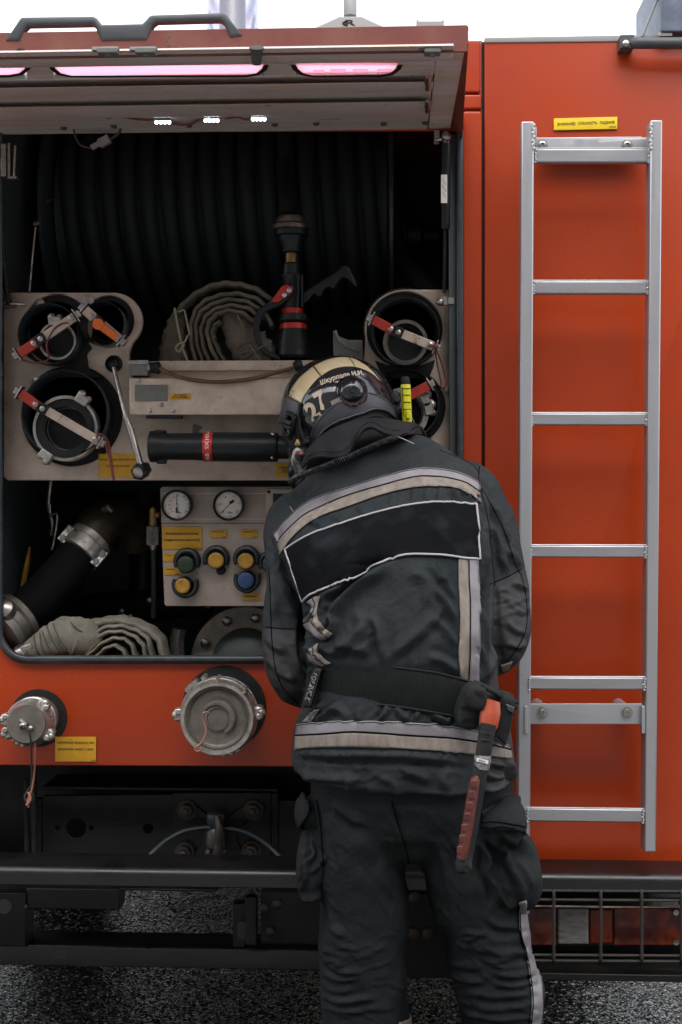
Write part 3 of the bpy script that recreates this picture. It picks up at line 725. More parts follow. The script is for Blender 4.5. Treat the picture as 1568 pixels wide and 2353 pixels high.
m.tube([P(770, 762, .045), P(780, 785, .04), P(805, 800, .035), P(828, 806, .04)], .004, 8); m.lathe(P(795, 793, .048), AY, [(.005, 0), (.004, .003), (.001, .004)], 12)
pt(m, 'nozzle_bracket', m_grey)

# ---- yellow signs
def sign(u0, v0, u1, v1, y, lines, mat=m_yel, small=None, inkm=m_ink, plate=True, bo=.012):
    s_ = MB().plate([[(u0, v0), (u1, v0), (u1, v1), (u0, v1)]], y, .002, .0004).build('sign', mat, T)
    t = MB()
    for (tx, uu, vv, ww, hh) in lines: text_on(t, tx, uu, vv, ww, hh, y - .0002, bold=bo)
    if small: text_on(t, small[0], *small[1:], y - .0002)
    if lines: t.build('lettering', inkm, s_)
    return s_


s_ = sign(227, 1043, 315, 1098, YP - .003, [('ВОДА ДЛЯ УСТРОЙСТВА', 271, 1056, 82, 6.5), ('ПЕННОЙ АТАКИ', 271, 1070, 54, 6.5)])
sign(634, 1065, 720, 1098, YP - .003, [('Намотка', 668, 1074, 50, 8), ('рукава', 668, 1084, 38, 9)])
m = MB(); bm_pts = [(444, 975), (450, 974), (462, 978), (466, 984), (458, 988), (456, 1000), (442, 1000)]
m.plate([bm_pts], YP - .0015, .001, 0); pt(m, 'sticker_remnant', m_grey)
yR = -.016
s_ = MB().plate([[(1273, 272), (1419, 268), (1419, 296), (1273, 299)]], yR - .003, .004, .0008).build('warning_sign', m_yelb, T)
t = MB(); text_on(t, 'ВНИМАНИЕ!   ОПАСНОСТЬ   ПАДЕНИЯ', 1347, 283.5, 128, 7.5, yR - .0032, 1.2); text_on(t, 'ТЕМП-СВ', 1408, 291.5, 14, 2.4, yR - .0032, 1.2); t.build('lettering', m_ink, s_)
sign(127, 1693, 221, 1750, -.005, [('ЗАПОЛНЕНИЕ  ВОДОБАКА  ПРИ', 174, 1707, 86, 6), ('ДАВЛЕНИИ  МАКС.  5 БАР', 174, 1722, 84, 6)], small=('ТЕМП-СВ', 215, 1747, 12, 2))

# ---- gauge panel
YG = .16
m = MB().plate([[(368, 1124), (373, 1118), (760, 1118), (760, 1393), (383, 1393), (378, 1388)]], YG, .02, .002)
gp = pt(m, 'gauge_panel', m_plate)
for v0_, u0_ in ((1133, 372), (1192, 372)):
    MB().plate([[(372, v0_), (700, v0_), (700, v0_ + 1), (372, v0_ + 1)]], YG - .0015, .002).build('scribed_line', m_dial, gp)
MB().plate([[(368, 1202), (760, 1202), (760, 1203.2), (369, 1203.2)]], YG - .0012, .002).build('panel_joint', m_black, gp)
for (u, v, kind) in ((411, 1161, 0), (529, 1161, 1)):
    yg = YG - .03; r = 36 * S(yg); c = P(u, v, YG)
    ga = pt(MB().lathe(c, AY, [(r * .95, -.002), (r * .97, .02), (r, .024), (r, .032), (r * .97, .035), (r * .86, .033), (r * .84, .026)], 48, cap=False), 'pressure_gauge', m_blkplastic)
    c2 = c + AY * .0262
    MB().lathe(c2, AY, [(r * .86, -.003), (r * .86, 0)], 48).build('dial', m_dial, ga)
    yt = c2.y - .0005; k1, k2, k3 = MB(), MB(), MB(); uu, vv = u, v
    for i in range(31):
        a = math.radians(225 - i * 9); long = i % 5 == 0; ra, rb_ = r * (.66 if long else .74), r * .80
        d = Vector((math.cos(a), 0, math.sin(a))); k1.bar(c2 + d * ra + AY * .0006, c2 + d * rb_ + AY * .0006, .0005 if long else .0003, .0003)
    nums = [('0', -135), ('0,5', -81 - 4), ('1,0', -30), ('1,5', 22), ('2,0', 76), ('2,5', 130)] if kind else [('0', 0), ('0,4', 30), ('1,0', 52), ('1,5', 80), ('2,0', 104), ('2,5', 128)]
    for tx, a in nums:
        a = math.radians(90 - a); rr = 22; text_on(k1, tx, uu + rr * math.cos(a) / 1.0, vv - rr * math.sin(a), 7 if len(tx) > 1 else 4, 5, yt)
    if not kind:
        for tx, a in (('0.2', -30), ('0.4', -62), ('0.6', -88), ('0.8', -110), ('1.0', -132)):
            a = math.radians(90 - a); text_on(k2, tx, uu + 21 * math.cos(a), vv - 21 * math.sin(a), 7, 4, yt)
    text_on(k1, 'МРа', uu, vv + 17, 11, 5, yt); text_on(k2, 'СЗ', uu, vv + 25, 7, 4, yt)
    k1.build('dial_marks', m_inkb, ga); k2.build('red_marks', m_inkr, ga)
    a = math.radians(90 if not kind else 225); d = Vector((math.cos(a), 0, math.sin(a))); c3 = c2 + AY * .003
    nd = MB().bar(c3 - d * r * .3, c3 + d * r * .68, .0006, .0003); nd.bar(c3 - d * r * .15, c3 - d * r * .48, .0025, .0003); nd.bar(c3 + d * r * -.05, c3 + d * r * .12, .0016, .0003)
    if kind: nd.bar(c3 - d * r * .3 - Vector((.005, 0, 0)), c3 - d * r * .3 + Vector((.005, 0, 0)), .0022, .0003)
    nd.build('needle', m_inkb, ga); MB().lathe(c3, AY, [(.0026, 0), (.0022, .0015), (.0005, .002)], 12).build('needle_hub', m_white, ga)
# framed meter half hidden behind the shoulder
m = MB().plate([rrect(612, 1124, 720, 1201, 2), rrect(628, 1134, 704, 1192, 1)], YG - .006, .008, .001); mf = pt(m, 'meter_frame', m_alu)
MB().plate([rrect(626, 1133, 706, 1193, 1)], YG - .003, .004).build('meter_face', m_blkplastic, mf)
MB().lathe(P(618, 1130, YG - .006), AY, [(.0045, 0), (.0045, .001)], 12).lathe(P(618, 1194, YG - .006), AY, [(.0045, 0), (.0045, .001)], 12).build('frame_screw', m_black, mf)
# panel signs
ys = YG - .0035
sign(373, 1210, 464, 1262, ys, [('При прокачке рукава ВД обязательно', 418, 1226.5, 78, 8), ('отсоединить или открыть ручной ствол ВД!', 418, 1241, 84, 8)], small=('ТЕМП-04', 455, 1259, 12, 2.2))
sign(483, 1218, 521, 1236, ys, [('КРАТНОСТЬ  3%', 502, 1222, 27, 3)], small=('ТЕМП-24', 514, 1234, 10, 2))
sign(554, 1217, 592, 1236, ys, [('КРАТНОСТЬ  6%', 573, 1222, 27, 3)], small=('ТЕМП-25', 585, 1234, 10, 2))
sign(376, 1271, 416, 1290, ys, [('ПОДАЧА  НА', 392, 1276, 22, 3)])
sign(378, 1303, 417, 1321, ys, [('ОТКРЫТИЕ', 392, 1308, 20, 3)], small=('ТЕМП-26', 408, 1319, 10, 2))
sign(558, 1363, 596, 1380, ys, [('ВСАСЫВАНИЕ', 576, 1370, 27, 4)], small=('ТЕМП-27', 588, 1378, 11, 2))
# valve knobs with horseshoe collars
for (u, v, ku, kv, kr, mt_, up) in ((429, 1290, 430, 1296, 19, m_kgrn, 1), (496, 1284, 499, 1287, 18.5, m_kyel, 1), (566, 1284, 567, 1288, 18.5, m_kyel, 1), (425, 1344, 423, 1345, 18, m_kyel, -1), (567, 1332, 567, 1333, 19, m_kblu, -1), (624, 1294, 624, 1296, 19, m_kgrn, 1)):
    y0 = YG - .03; a0, a1 = (150, 390) if up > 0 else (-25, 205)
    lp = arc(u, v, 31, a0, a1, 28) + arc(u, v, 18, a1, a0, 28)
    vk = pt(MB().plate([lp], y0, .026, .004), 'valve_knob', m_blkplastic)
    MB().tube([P(*q, y0 - .001) for q in arc(u, v, 25, a0 + 12, a1 - 12, 24)], .0028, 8).build('collar_ridge', m_seal, vk)
    kk = S(y0); c = P(ku, kv, y0 + .01)
    MB().lathe(c, AY, [(kr * 1.12 * kk, -.02), (kr * 1.12 * kk, .012), (kr * kk, .018)], 36).build('knob_body', m_blkplastic, vk)
    MB().lathe(c + AY * .0185, AY, [(kr * kk, -.003), (kr * .98 * kk, .002), (kr * .8 * kk, .0045), (kr * .2 * kk, .0035), (.0004, .0035)], 36).build('knob_cap', mt_, vk)
pt(MB().lathe(P(508, 1311, YG - .01), AY, [(.0105, -.01), (.0105, .008), (.008, .01)], 20), 'cable_button', m_rub)
# brass valve and its thin hose beside the panel
m = MB().tube([P(352, 1170, YG), P(352, 1208, YG)], .010, 12).tube([P(352, 1182, YG), P(366, 1184, YG)], .0075, 10).tube([P(352, 1166, YG), P(352, 1172, YG)], .006, 8); bv = pt(m, 'brass_valve', m_brass)
MB().tube([P(352, 1210, YG), P(352, 1252, YG)], .0165, 6).tube([P(352, 1252, YG), P(352, 1264, YG)], [.012, .007], 10).build('valve_nut', m_steel, bv)
MB().tube([P(353, 1262, YG), P(354, 1330, YG), P(353, 1420, YG + .02)], .0062, 8).build('thin_hose', m_rub, bv)

# ---- pump pipework low in the compartment
y1 = .22
m = MB().tube(PP([(310, 1250, y1 + .14), (300, 1205, y1 + .11), (272, 1184, y1 + .06), (238, 1202, y1 + .01), (208, 1240, y1 - .02), (196, 1254, y1 - .03)]), .054, 28); ep = pt(m, 'elbow_pipe', m_elbow)
a_, b2 = P(212, 1238, y1 - .02), P(179, 1276, y1 - .05); ax = (b2 - a_)
MB().lathe(a_, ax, [(.050, 0), (.056, .002), (.056, .018), (.053, .02), (.053, .024), (.056, .026), (.056, ax.length - .002), (.052, ax.length)], 40).build('pipe_clamp', m_cast, ep)
X, Y = axes_for(ax); ax.normalize()
side = ax.cross(Vector((0, 1, 0))).normalized()
cb = MB(); cbo = MB()
for s_2 in (-1, 1):
    for h in (.010, .036):
        q = a_ + ax * h + side * s_2 * .050 - Vector((0, .035, 0)); cbo.lathe(q, AY, [(.0085, 0), (.0085, .003), (.006, .003), (.006, .008), (.002, .008), (.002, .005)], 12)
    cb.obox(a_ + ax * .023 + side * s_2 * .050 - Vector((0, .028, 0)), ax * .024, side * .011, (0, .008, 0))
cb.build('clamp_lug', m_steel, ep, bevel=.002); cbo.build('clamp_bolt', m_steel, ep)
MB().tube([P(240, 1170, y1 - .05), P(247, 1165, y1 - .06), P(256, 1172, y1 - .05)], .009, 8).build('top_nut', m_steel, ep)
m = MB().tube(PP([(184, 1272, y1 - .045), (150, 1310, y1 - .07), (110, 1355, y1 - .09), (62, 1402, y1 - .11), (30, 1432, y1 - .12)]), [.050 + .0 * k for k in range(33)], 24); bh = pt(m, 'suction_pipe', m_pipe2)
ce, cd = P(52, 1412, .10), P(4, 1450, .06)
MB().lathe(ce, cd - ce, [(.056, 0), (.066, .006), (.068, .02), (.060, .026), (.060, .045), (.068, .05), (.07, .07), (.04, .085)], 36).build('pipe_coupling', m_castd, bh)
MB().lathe(P(20, 1408, .03), P(5, 1395, .0) - P(20, 1408, .03), [(.02, 0), (.026, .01), (.024, .03), (.01, .04)], 20).build('chrome_knob', m_steel, bh)
# pump flange
yf = .30; c = P(567, 1522, yf); kk = S(yf)
fl = pt(MB().lathe(c, AY, [(128 * kk, -.02), (130 * kk, -.015), (130 * kk, .0), (128 * kk, .003), (82 * kk, .003), (80 * kk, .006)], 64), 'pump_flange', m_flange)
MB().lathe(c, AY, [(80 * kk, .0), (80 * kk, .012), (74 * kk, .03), (60 * kk, .045), (30 * kk, .052), (.001, .053)], 48).build('flange_dome', M('dome_grey', (.09, .10, .095), .5, .2, (.12, .13, .12), 20), fl)
for a in (-155, -115, -78, -40, 0, 180):
    q = c + Vector((math.cos(math.radians(a)) * 105 * kk, 0, -math.sin(math.radians(a)) * 105 * kk))
    MB().lathe(q, AY, [(.0125, .002), (.0125, .012), (.010, .014), (.001, .014)], 12).build('flange_bolt', m_steel, fl)
MB().tube([P(408, 1505, .25), P(407, 1470, .25), P(412, 1445, .25)], .018, 12).build('drain_pipe', m_steel, fl)
pt(MB().tube(PP([(118, 1098, .3), (112, 1160, .3), (120, 1200, .3), (118, 1230, .3)]), .006, 8), 'steel_lever', m_steel)
m = MB().tube(PP([(92, 1150, .25), (98, 1175, .25), (100, 1200, .25)]), .003, 8).tube(PP([(95, 1155, .25), (105, 1180, .25), (118, 1185, .25), (118, 1200, .25), (70, 1260, .25)][2:]), .003, 8)
vl = pt(MB().tube(PP([(116, 1160, .26), (116, 1180, .26), (132, 1186, .26), (122, 1255, .25), (118, 1262, .25)]), .0035, 8), 'valve_lever', m_steel)
yl = MB().loft([[P(u_ + du, v_, .24 + dd) for du, dd in ((-w_, 0), (0, -.008), (w_, 0), (0, .008))] for u_, v_, w_ in ((119, 1257, 4), (112, 1290, 9), (102, 1340, 9), (92, 1385, 10), (90, 1400, 5))])
yl = MB().tube([P(119 - 50, 1257, .24), P(114 - 50, 1290, .24), (P(104 - 50, 1340, .24)), P(96 - 47, 1390, .24)], [.005, .012, .013, .008], 12, flat=.5)
yl.build('lever_grip', m_kyel, vl)
# random background pipework, mostly lost in the dark
for pts_, r in (([(330, 1130, .6), (330, 1420, .6)], .04), ([(120, 1130, .7), (300, 1160, .65), (330, 1300, .6)], .03), ([(200, 1400, .6), (480, 1380, .55)], .045)):
    pt(MB().tube([P(*q) for q in pts_], r, 16), 'pump_pipe', m_black)
for u, v in ((395 - 95, 1418), (470 - 190, 1405), (343, 1380), (480, 1392)):
    pt(MB().lathe(P(u, v, .5), AY, [(.008, 0), (.008, .008), (.001, .01)], 8), 'pipe_bolt', m_steel)
# ---- outlets on the lower red panel
def ring_alloy(mb, c, ax, prof, n=48): return mb.lathe(c, ax, prof, n)


m = MB().plate([circ(88, 1650, 66, 56)], -.004, .006, .001); pt(m, 'outlet_pad', m_rub)
c0, c1 = P(86, 1650, -.01), P(61, 1664, -.125); ax = c1 - c0; Lx = ax.length; ax.normalize()
o1 = pt(MB().lathe(c0, ax, [(.050, 0), (.050, .03), (.054, .034), (.054, .05), (.049, .053), (.049, .064), (.053, .067), (.054, .082), (.049, .088), (.047, Lx - .012), (.042, Lx - .004)], 48), 'filling_outlet', m_cast)
fc = c0 + ax * (Lx - .006)
MB().lathe(fc, ax, [(.043, -.01), (.043, .004), (.0415, .007), (.001, .0075)], 48).build('outlet_cap', m_castd, o1)
X, Y = axes_for(ax)
def lugs(c, ax, r, angs, rr, ln, name, par, mat=m_cast):
    X = Vector((1, 0, 0)); X = (X - ax * X.dot(ax)).normalized(); Z = ax.cross(X); Z = Z if Z.z > 0 else -Z
    for a in angs:
        a = math.radians(a); d = X * math.cos(a) + Z * math.sin(a); t = ax.cross(d)
        q = c + d * r
        mb = MB().obox(q, d * rr * .8, t * rr * 1.0, ax * ln)
        mb.tube([q - ax * ln * 1.2 + t * rr * .5, q + ax * ln * .9 + t * rr * .5], rr * .7, 10).tube([q - ax * ln * .9 - t * rr * .6, q + ax * ln * 1.25 - t * rr * .6], rr * .62, 10)
        mb.ball(q + d * rr * .5 + ax * ln * .6, rr * .75, n=12)
        mb.build(name, mat, par, bevel=.003)
lugs(c0 + ax * .085, ax, .052, (50, 172, 180 + 150, 205), .0125, .015, 'coupling_lug', o1)
m = MB()
for a in (215, 228, 241, 255): a = math.radians(a); m.ball(c0 + ax * .09 + Vector((math.cos(a) * .052, 0, math.sin(a) * .052)), .007, n=10)
m.build('coupling_teeth', m_cast, o1)
MB().tube([fc + ax * .006 + Vector((-.012, 0, .009)), fc + ax * .016 + Vector((.004, 0, .0))], .005, 8).ball(fc + ax * .014 + Vector((.012, 0, -.008)), .0075).ball(fc + ax * .012 + Vector((-.006, 0, -.003)), .009).build('cap_stud', m_steel, o1)
fu, fv = 62, 1668
MB().tube(PP([(52, 1675, -.14), (48, 1670, -.145), (58, 1668, -.15), (66, 1680, -.15), (71, 1700, -.14), (73, 1760, -.10), (73, 1800, -.08), (62, 1820, -.07), (57, 1832, -.07), (64, 1843, -.07), (76, 1838, -.07), (74, 1822, -.075), (62, 1822, -.07)]), .0022, 8).build('retaining_wire', m_cordd, o1)
MB().tube(PP([(80, 1690, -.12), (81, 1730, -.11), (79, 1780, -.09), (72, 1820, -.08), (64, 1838, -.075), (66, 1855, -.075)]), .0022, 8).tube(PP([(66, 1820, -.08), (70, 1836, -.08), (62, 1850, -.078)]), .0035, 8).build('pink_wire', m_cordp, o1)

m = MB().plate([circ(515, 1627, 97, 64)], -.004, .006, .001); pt(m, 'outlet_pad', m_rub)
c0, c1 = P(514, 1628, -.01), P(499, 1652, -.165); ax = c1 - c0; Lx = ax.length; ax.normalize()
o2 = pt(MB().lathe(c0, ax, [(.074, 0), (.074, .055), (.076, .06), (.077, .07), (.070, .074)], 56, cap=False), 'suction_outlet', m_grey)
MB().lathe(c0, ax, [(.0765, .052), (.078, .054), (.078, .06), (.0765, .062)], 56, cap=False).build('red_gasket', m_tagred, o2)
MB().lathe(c0, ax, [(.072, .068), (.083, .072), (.085, .082), (.081, .086), (.081, .098), (.086, .102), (.087, .114), (.083, .12), (.0815, Lx - .008), (.079, Lx), (.072, Lx), (.069, Lx - .006)], 64, cap=False).build('coupling_ring', m_cast, o2)
fc = c0 + ax * (Lx - .012)
MB().lathe(fc, ax, [(.071, -.012), (.071, .004), (.066, .006), (.062, -.001), (.058, -.003), (.030, -.003), (.028, .003), (.023, .004), (.0215, .000), (.001, -.0005)], 64).build('outlet_cap', m_castd, o2)
pts_ = [fc + ax * .004 + Vector((.038 * math.cos(math.radians(a)) * .9, 0, .038 * math.sin(math.radians(a)) * .9)) for a in range(-60, 150, 12)]
MB().tube(pts_, [.003 + .003 * math.sin(PI * i / (len(pts_) - 1)) for i in range(len(pts_))], 8, flat=1.3).build('cap_rib', m_castd, o2)
lugs(c0 + ax * .105, ax, .088, (5, 178), .013, .018, 'coupling_lug', o2)
m = MB()
for k, a in enumerate((126, 133, 140, 112)): a = math.radians(a); m.tube([c0 + ax * .06 + Vector((math.cos(a) * .092, 0, math.sin(a) * .088)), c0 + ax * .105 + Vector((math.cos(a) * .092, 0, math.sin(a) * .088))], .0065, 10)
for a in (-62, -72, -82, -100): a = math.radians(a); m.ball(c0 + ax * .115 + Vector((math.cos(a) * .086, 0, math.sin(a) * .086)), .0065, n=10)
for a in (90, 45): a = math.radians(a); d = Vector((math.cos(a), 0, math.sin(a))); m.bar(c0 + ax * .09 + d * .085, c0 + ax * .155 + d * .083, .003, .004, up=d)
m.build('coupling_teeth', m_cast, o2)
m = MB().tube([fc + ax * .008 + Vector((.083 * math.cos(math.radians(a)), 0, .083 * math.sin(math.radians(a)))) - ax * .035 for a in range(25, 170, 5)], .003, 8); m.build('ring_rib', m_cast, o2)
MB().tube(PP([(484, 1640, -.18), (474, 1636, -.185), (466, 1641, -.185), (468, 1655, -.18), (474, 1675, -.18), (470, 1695, -.18), (458, 1712, -.18), (450, 1716, -.18), (449, 1724, -.18), (458, 1726, -.18), (462, 1718, -.178), (454, 1711, -.178)]), .0018, 8).build('retaining_wire', m_cordp, o2)

# ---- chassis frame, towing bracket and cable under the body
yc_ = .18
m = MB().plate([[(98, 1828), (640, 1822), (640, 1990), (98, 1986)], circ(176, 1903, 22), circ(133, 1903, 5, 16), circ(210, 1903, 5, 16), circ(341, 1905, 10.5, 24)], yc_, .012, .003)
m.pbox(76, 1834, 97, 1986, yc_ + .002, yc_ + .02)
a_, b2 = P(98, 1826, yc_), P(640, 1821, yc_)
m.box(a_.x, b2.x, yc_ + .001, .32, b2.z, b2.z + .010)
pt(m, 'chassis_beam', m_black, bevel=.003)
m = MB().box(P(640, 1900, .2).x, P(1500, 1900, .2).x, .19, .205, P(0, 1990, .2).z, P(0, 1830, .2).z).box(P(-400, 1900, .3).x, P(1500, 1900, .3).x, .36, .40, .62, .93)
pt(m, 'cross_member', m_black, bevel=.002)
m = MB().plate([rrect(396, 1822, 623, 1996, 3)], yc_ - .014, .012, .002); tb = pt(m, 'towing_plate', m_black)
lp = [(412, 1850), (450, 1852), (478, 1873), (500, 1876), (530, 1873), (560, 1852), (606, 1848), (606, 1870), (560, 1895), (545, 1930), (560, 1970), (500, 1985), (445, 1970), (462, 1935), (450, 1900), (412, 1875)]
MB().plate([cr(lp + lp[:1], 4)[:-1]], yc_ - .026, .01, .003).build('towing_bracket', m_black, tb)
for u, v in ((430, 1861), (583, 1861), (425, 1957), (578, 1955)):
    MB().lathe(P(u, v, yc_ - .026), AY, [(.024, 0), (.024, .004), (.0175, .004), (.0175, .010)], 24).lathe(P(u, v, yc_ - .036), AY, [(.0165, 0), (.0165, .014), (.014, .016), (.0085, .016), (.0085, .026), (.006, .028), (.001, .0282)], 6).build('bracket_bolt', m_rust, tb)
MB().lathe(P(497, 1872, yc_ - .06), (0, 0, -1), [(.016, -.008), (.022, -.004), (.024, .004), (.022, .02), (.018, .03), (.026, .04), (.026, .075), (.020, .08)], 24).build('pintle', M('blue_steel', (.06, .085, .10), .4, .6, (.10, .07, .05), 40), tb)
MB().tube(PP([(500, 1880, yc_ - .085), (504, 1905, yc_ - .10), (502, 1940, yc_ - .10), (498, 1975, yc_ - .095)]), [.010 + .002 * (k > 16) for k in range(25)], 12, flat=1.2).lathe(P(497, 1972, yc_ - .09), (0, 0, -1), [(.018, 0), (.018, .018)], 16).ball(P(480, 1960, yc_ - .08), .011).ball(P(513, 1958, yc_ - .08), .011).build('tow_hook', m_rust, tb)
m = MB().tube(PP([(318, 1996, .02), (350, 1960, .05), (385, 1930, .08), (425, 1910, .10), (470, 1902, .11), (500, 1903, .11), (545, 1907, .11), (590, 1925, .10), (630, 1955, .08), (668, 1996, .04)]), .0058, 10); pt(m, 'rubber_cable', m_seal)
pt(MB().pbox(260, 1984, 276, 1999, .01, .03), 'small_tab', m_alub)
for q in ([(78, 1765, .1), (80, 1980, .1)], [(60, 1790, .12), (64, 1980, .12)]): pt(MB().tube([P(*z) for z in q], .007, 8), 'brake_line', m_rub)

# ---- bumper: rounded top bar, lower bar and uprights on the left; deep box with lamp unit on the right
def bumper_bar(v0, v1, ul, ur, y, depth, r):
    z0, z1 = P(500, v1, y).z, P(500, v0, y).z; prof = []
    for a in range(0, 91, 15): prof.append((y + r - r * math.sin(math.radians(90 - a)) * 1, z1 - r + r * math.sin(math.radians(a))))
    prof = [(y, z0)] + prof + [(y + depth, z1), (y + depth, z0)]
    return MB().loft([[(P(u, 0, y).x, a, b_) for a, b_ in prof] for u in (ul, ur)])


yb_ = -.13
m = bumper_bar(1999, 2040, -800, 1790, yb_, .12, .016); pt(m, 'bumper_bar', m_bump, bevel=.002)
m = bumper_bar(2178, 2226, -800, 1090, .05, .10, .012); lb_ = pt(m, 'lower_bar', m_bump, bevel=.002)
m = MB().pbox(-800, 2041, 60, 2176, .05, .12).pbox(61, 2041, 275, 2092, .055, .12)
m.pbox(276, 2041, 500, 2050, .055, .12)
pt(m, 'bumper_bracket', m_black, bevel=.003)
m = MB().plate([circ(10, 2083, 17, 24)], .049, .004).plate([circ(60, 2083, 4, 16)], .0485, .002); pt(m, 'bracket_hole', m_dark)
m = MB().plate([rrect(563, 2061, 590, 2174, 8)], -.02, .03, .003).pbox(536, 2078, 562, 2176, .06, .1).pbox(600, 2050, 760, 2172, .08, .12); pt(m, 'support_post', m_black)
m = MB().plate([rrect(546, 2118, 566, 2160, 5)], .055, .004, .001); pt(m, 'rust_patch', m_rust)
for u, v in ((608, 2088), (638, 2078), (622, 2140)): pt(MB().lathe(P(u, v, .078), AY, [(.012, 0), (.012, .006), (.006, .010), (.001, .0102)], 8), 'post_bolt', m_rust)
# between the legs and right side: housing behind the guard
m = MB().box(P(760, 0, .05).x, XR - .02, .02, .14, P(0, 2232, .02).z, P(0, 2042, .02).z); m.box(P(1090, 0, -.12).x, XR - .02, -.12, .02, P(0, 2232, -.12).z, P(0, 2216, -.12).z); m.box(P(1090, 0, -.12).x, P(1100, 0, -.12).x, -.12, .02, P(0, 2215, -.12).z, P(0, 2041, -.12).z)
bh_ = pt(m, 'bumper_housing', m_black, bevel=.002)
for u, v in ((938 + 15, 2063), (930 + 20, 2145), (985, 2145)): pt(MB().lathe(P(u, v, .02), AY, [(.014, 0), (.014, .006), (.010, .009), (.001, .009)], 16), 'housing_bolt', m_rust)
# tail lamp unit
yl_ = -.045
m = MB().plate([rrect(1120, 2085, 1566, 2174, 4)], yl_, .05, .002); tl = pt(m, 'tail_lamp', m_black)
def lens(u0, v0, u1, v1, mat, yy, nm='lens'):
    return MB().plate([rrect(u0, v0, u1, v1, 3)], yy, .012, .003).build(nm, mat, tl)
lens(1122, 2086, 1280, 2173, m_lens_r, yl_ - .006)
lens(1283, 2089, 1353, 2170, m_lens_w, yl_ - .009, 'reversing_lens')
lens(1356, 2091, 1408, 2168, m_lens_a, yl_ - .007, 'amber_lens')
lens(1411, 2086, 1564, 2173, m_lens_r, yl_ - .006)
m = MB()
for k in range(18): m.tube([P(1287 + k * 3.7, 2092, yl_ - .0155), P(1287 + k * 3.7, 2167, yl_ - .0155)], .0007, 6)
for k in range(20): m.tube([P(1286, 2093 + k * 3.8, yl_ - .0155), P(1350, 2093 + k * 3.8, yl_ - .0155)], .0006, 6)
m.build('lens_ribs', m_lens_w, tl)
MB().pbox(1120, 2082, 1566, 2084.4, yl_ - .004, yl_ + .04).build('lamp_trim', m_steel, tl)
for v in (2097, 2166): MB().lathe(P(1554, v, yl_ - .0185), AY, [(.006, 0), (.006, .002), (.003, .0022), (.001, .001)], 14).build('lamp_screw', m_steel, tl)
# wire guard
yg_ = -.135
m = MB(); rw = .0036
for u in (1273, 1381, 1475, 1567, 1660):
    m.tube(PP([(u - 6, 2041, -.11), (u - 2, 2046, yg_ + .006), (u, 2056, yg_), (u, 2100, yg_), (u, 2190, yg_), (u, 2206, yg_ + .003), (u - 2, 2216, -.11)]), rw, 8)
for v in (2046, 2067, 2194, 2207):
    m.tube([P(1175, v, yg_ + .006), P(1700, v + 3, yg_ + .006)], rw * .9, 8)
pt(m, 'lamp_guard', m_rope)

# ---- ladder bolted to the right panel
yL = -.15
lad = bpy.data.objects.new('ladder', None); COL.objects.link(lad); lad.parent = T; lad.location = P(1360, 1200, yL) - wloc(T); lad.empty_display_size = .1
def rail(tu, tv, bu, bv, w, name='ladder_rail'):
    a, b_ = P(tu, tv, yL), P(bu, bv, yL + .02)
    return MB().obox((a + b_) / 2 + Vector((0, .022, 0)), ((w * S(yL)) / 2, 0, 0), (0, .024, 0), (b_ - a) / 2).build(name, m_ladder, lad, bevel=.003)
rail(1213, 279, 1203, 2100, 29); rail(1508.5, 276, 1494, 1958, 27)
for v, v2, hh, ul, ur in ((341, 341, 32, 1226, 1496), (645, 645, 30, 1222, 1493), (949, 949, 28, 1219, 1491), (1253, 1253.5, 28, 1216, 1488), (1556, 1556.5, 29, 1212, 1485), (1857, 1860, 31, 1208, 1482)):
    a, b_ = P(ul, v, yL + .012), P(ur, v2, yL + .012); h = hh * S(yL + .012)
    r_ = MB().obox((a + b_) / 2 - Vector((0, -.0095, h / 2)), (b_ - a) / 2, (0, .0095, 0), (0, 0, h / 2)).build('ladder_rung', m_rung, lad, bevel=.0035)
    for q, sx in ((a, 1), (b_, -1)):
        MB().tube([q + Vector((sx * .004 + .0012 * math.sin(i * 2.1), -.001 + .0002 * i, -h * .02 - i * h / 9)) for i in range(10)], [.0024 + .0012 * (i % 2) for i in range(10)], 6).build('rung_weld', m_ladder, r_)
    MB().tube([a + Vector((.002, .003, .001)), b_ + Vector((-.002, .003, .001))], .0012, 6).build('rung_lip', m_ladder, r_)
for v0_, v1_, ua, ub in ((316, 344, 1222, 1497), (1617, 1664, 1208, 1480)):
    br = MB().plate([rrect(ua + 3, v0_, ub - 3, v1_, 3)], -.075 if v0_ < 900 else -.13, .006, .001)
    yy = -.075 if v0_ < 900 else -.13
    if v0_ < 900:
        for q, sx in ((P(ua + 2, 330, yy), 0), (P(ub - 2, 330, yy), 0)): br.obox(q + Vector((0, -.028, 0)), (.002, 0, 0), (0, .036, 0), (0, 0, .018))
        br.box(P(ua + 20, 0, yy).x, P(ub - 20, 0, yy).x, yy + .006, -.016, P(0, 342, yy).z, P(0, 330, yy).z)
    else:
        for uu in (ua + 1, ub - 1): br.plate([rrect(uu - 4, v0_ + 6, uu + 4, v1_ + 22, 2)], yy - .012, .02, .001)
        for uu in (1246, 1441): br.lathe(P(uu, 1637, yy + .006), (0, 1, 0), [(.014, 0), (.014, -yy - .022)], 16)
    br = br.build('ladder_bracket', m_ladder, lad, bevel=.001)
    for uu in (1246, 1441):
        vv = 335 if v0_ < 900 else 1637
        MB().lathe(P(uu, vv, yy), AY, [(.0125, 0), (.0125, .002), (.0085, .002), (.0085, .007), (.006, .008), (.0045, .008), (.0045, .004), (.001, .004)], 24).build('bracket_bolt', m_steel, br)
    if v0_ < 900: MB().pbox(1320, 322, 1375, 343, yy - .0006, yy).build('faded_sticker', m_ladder, br)
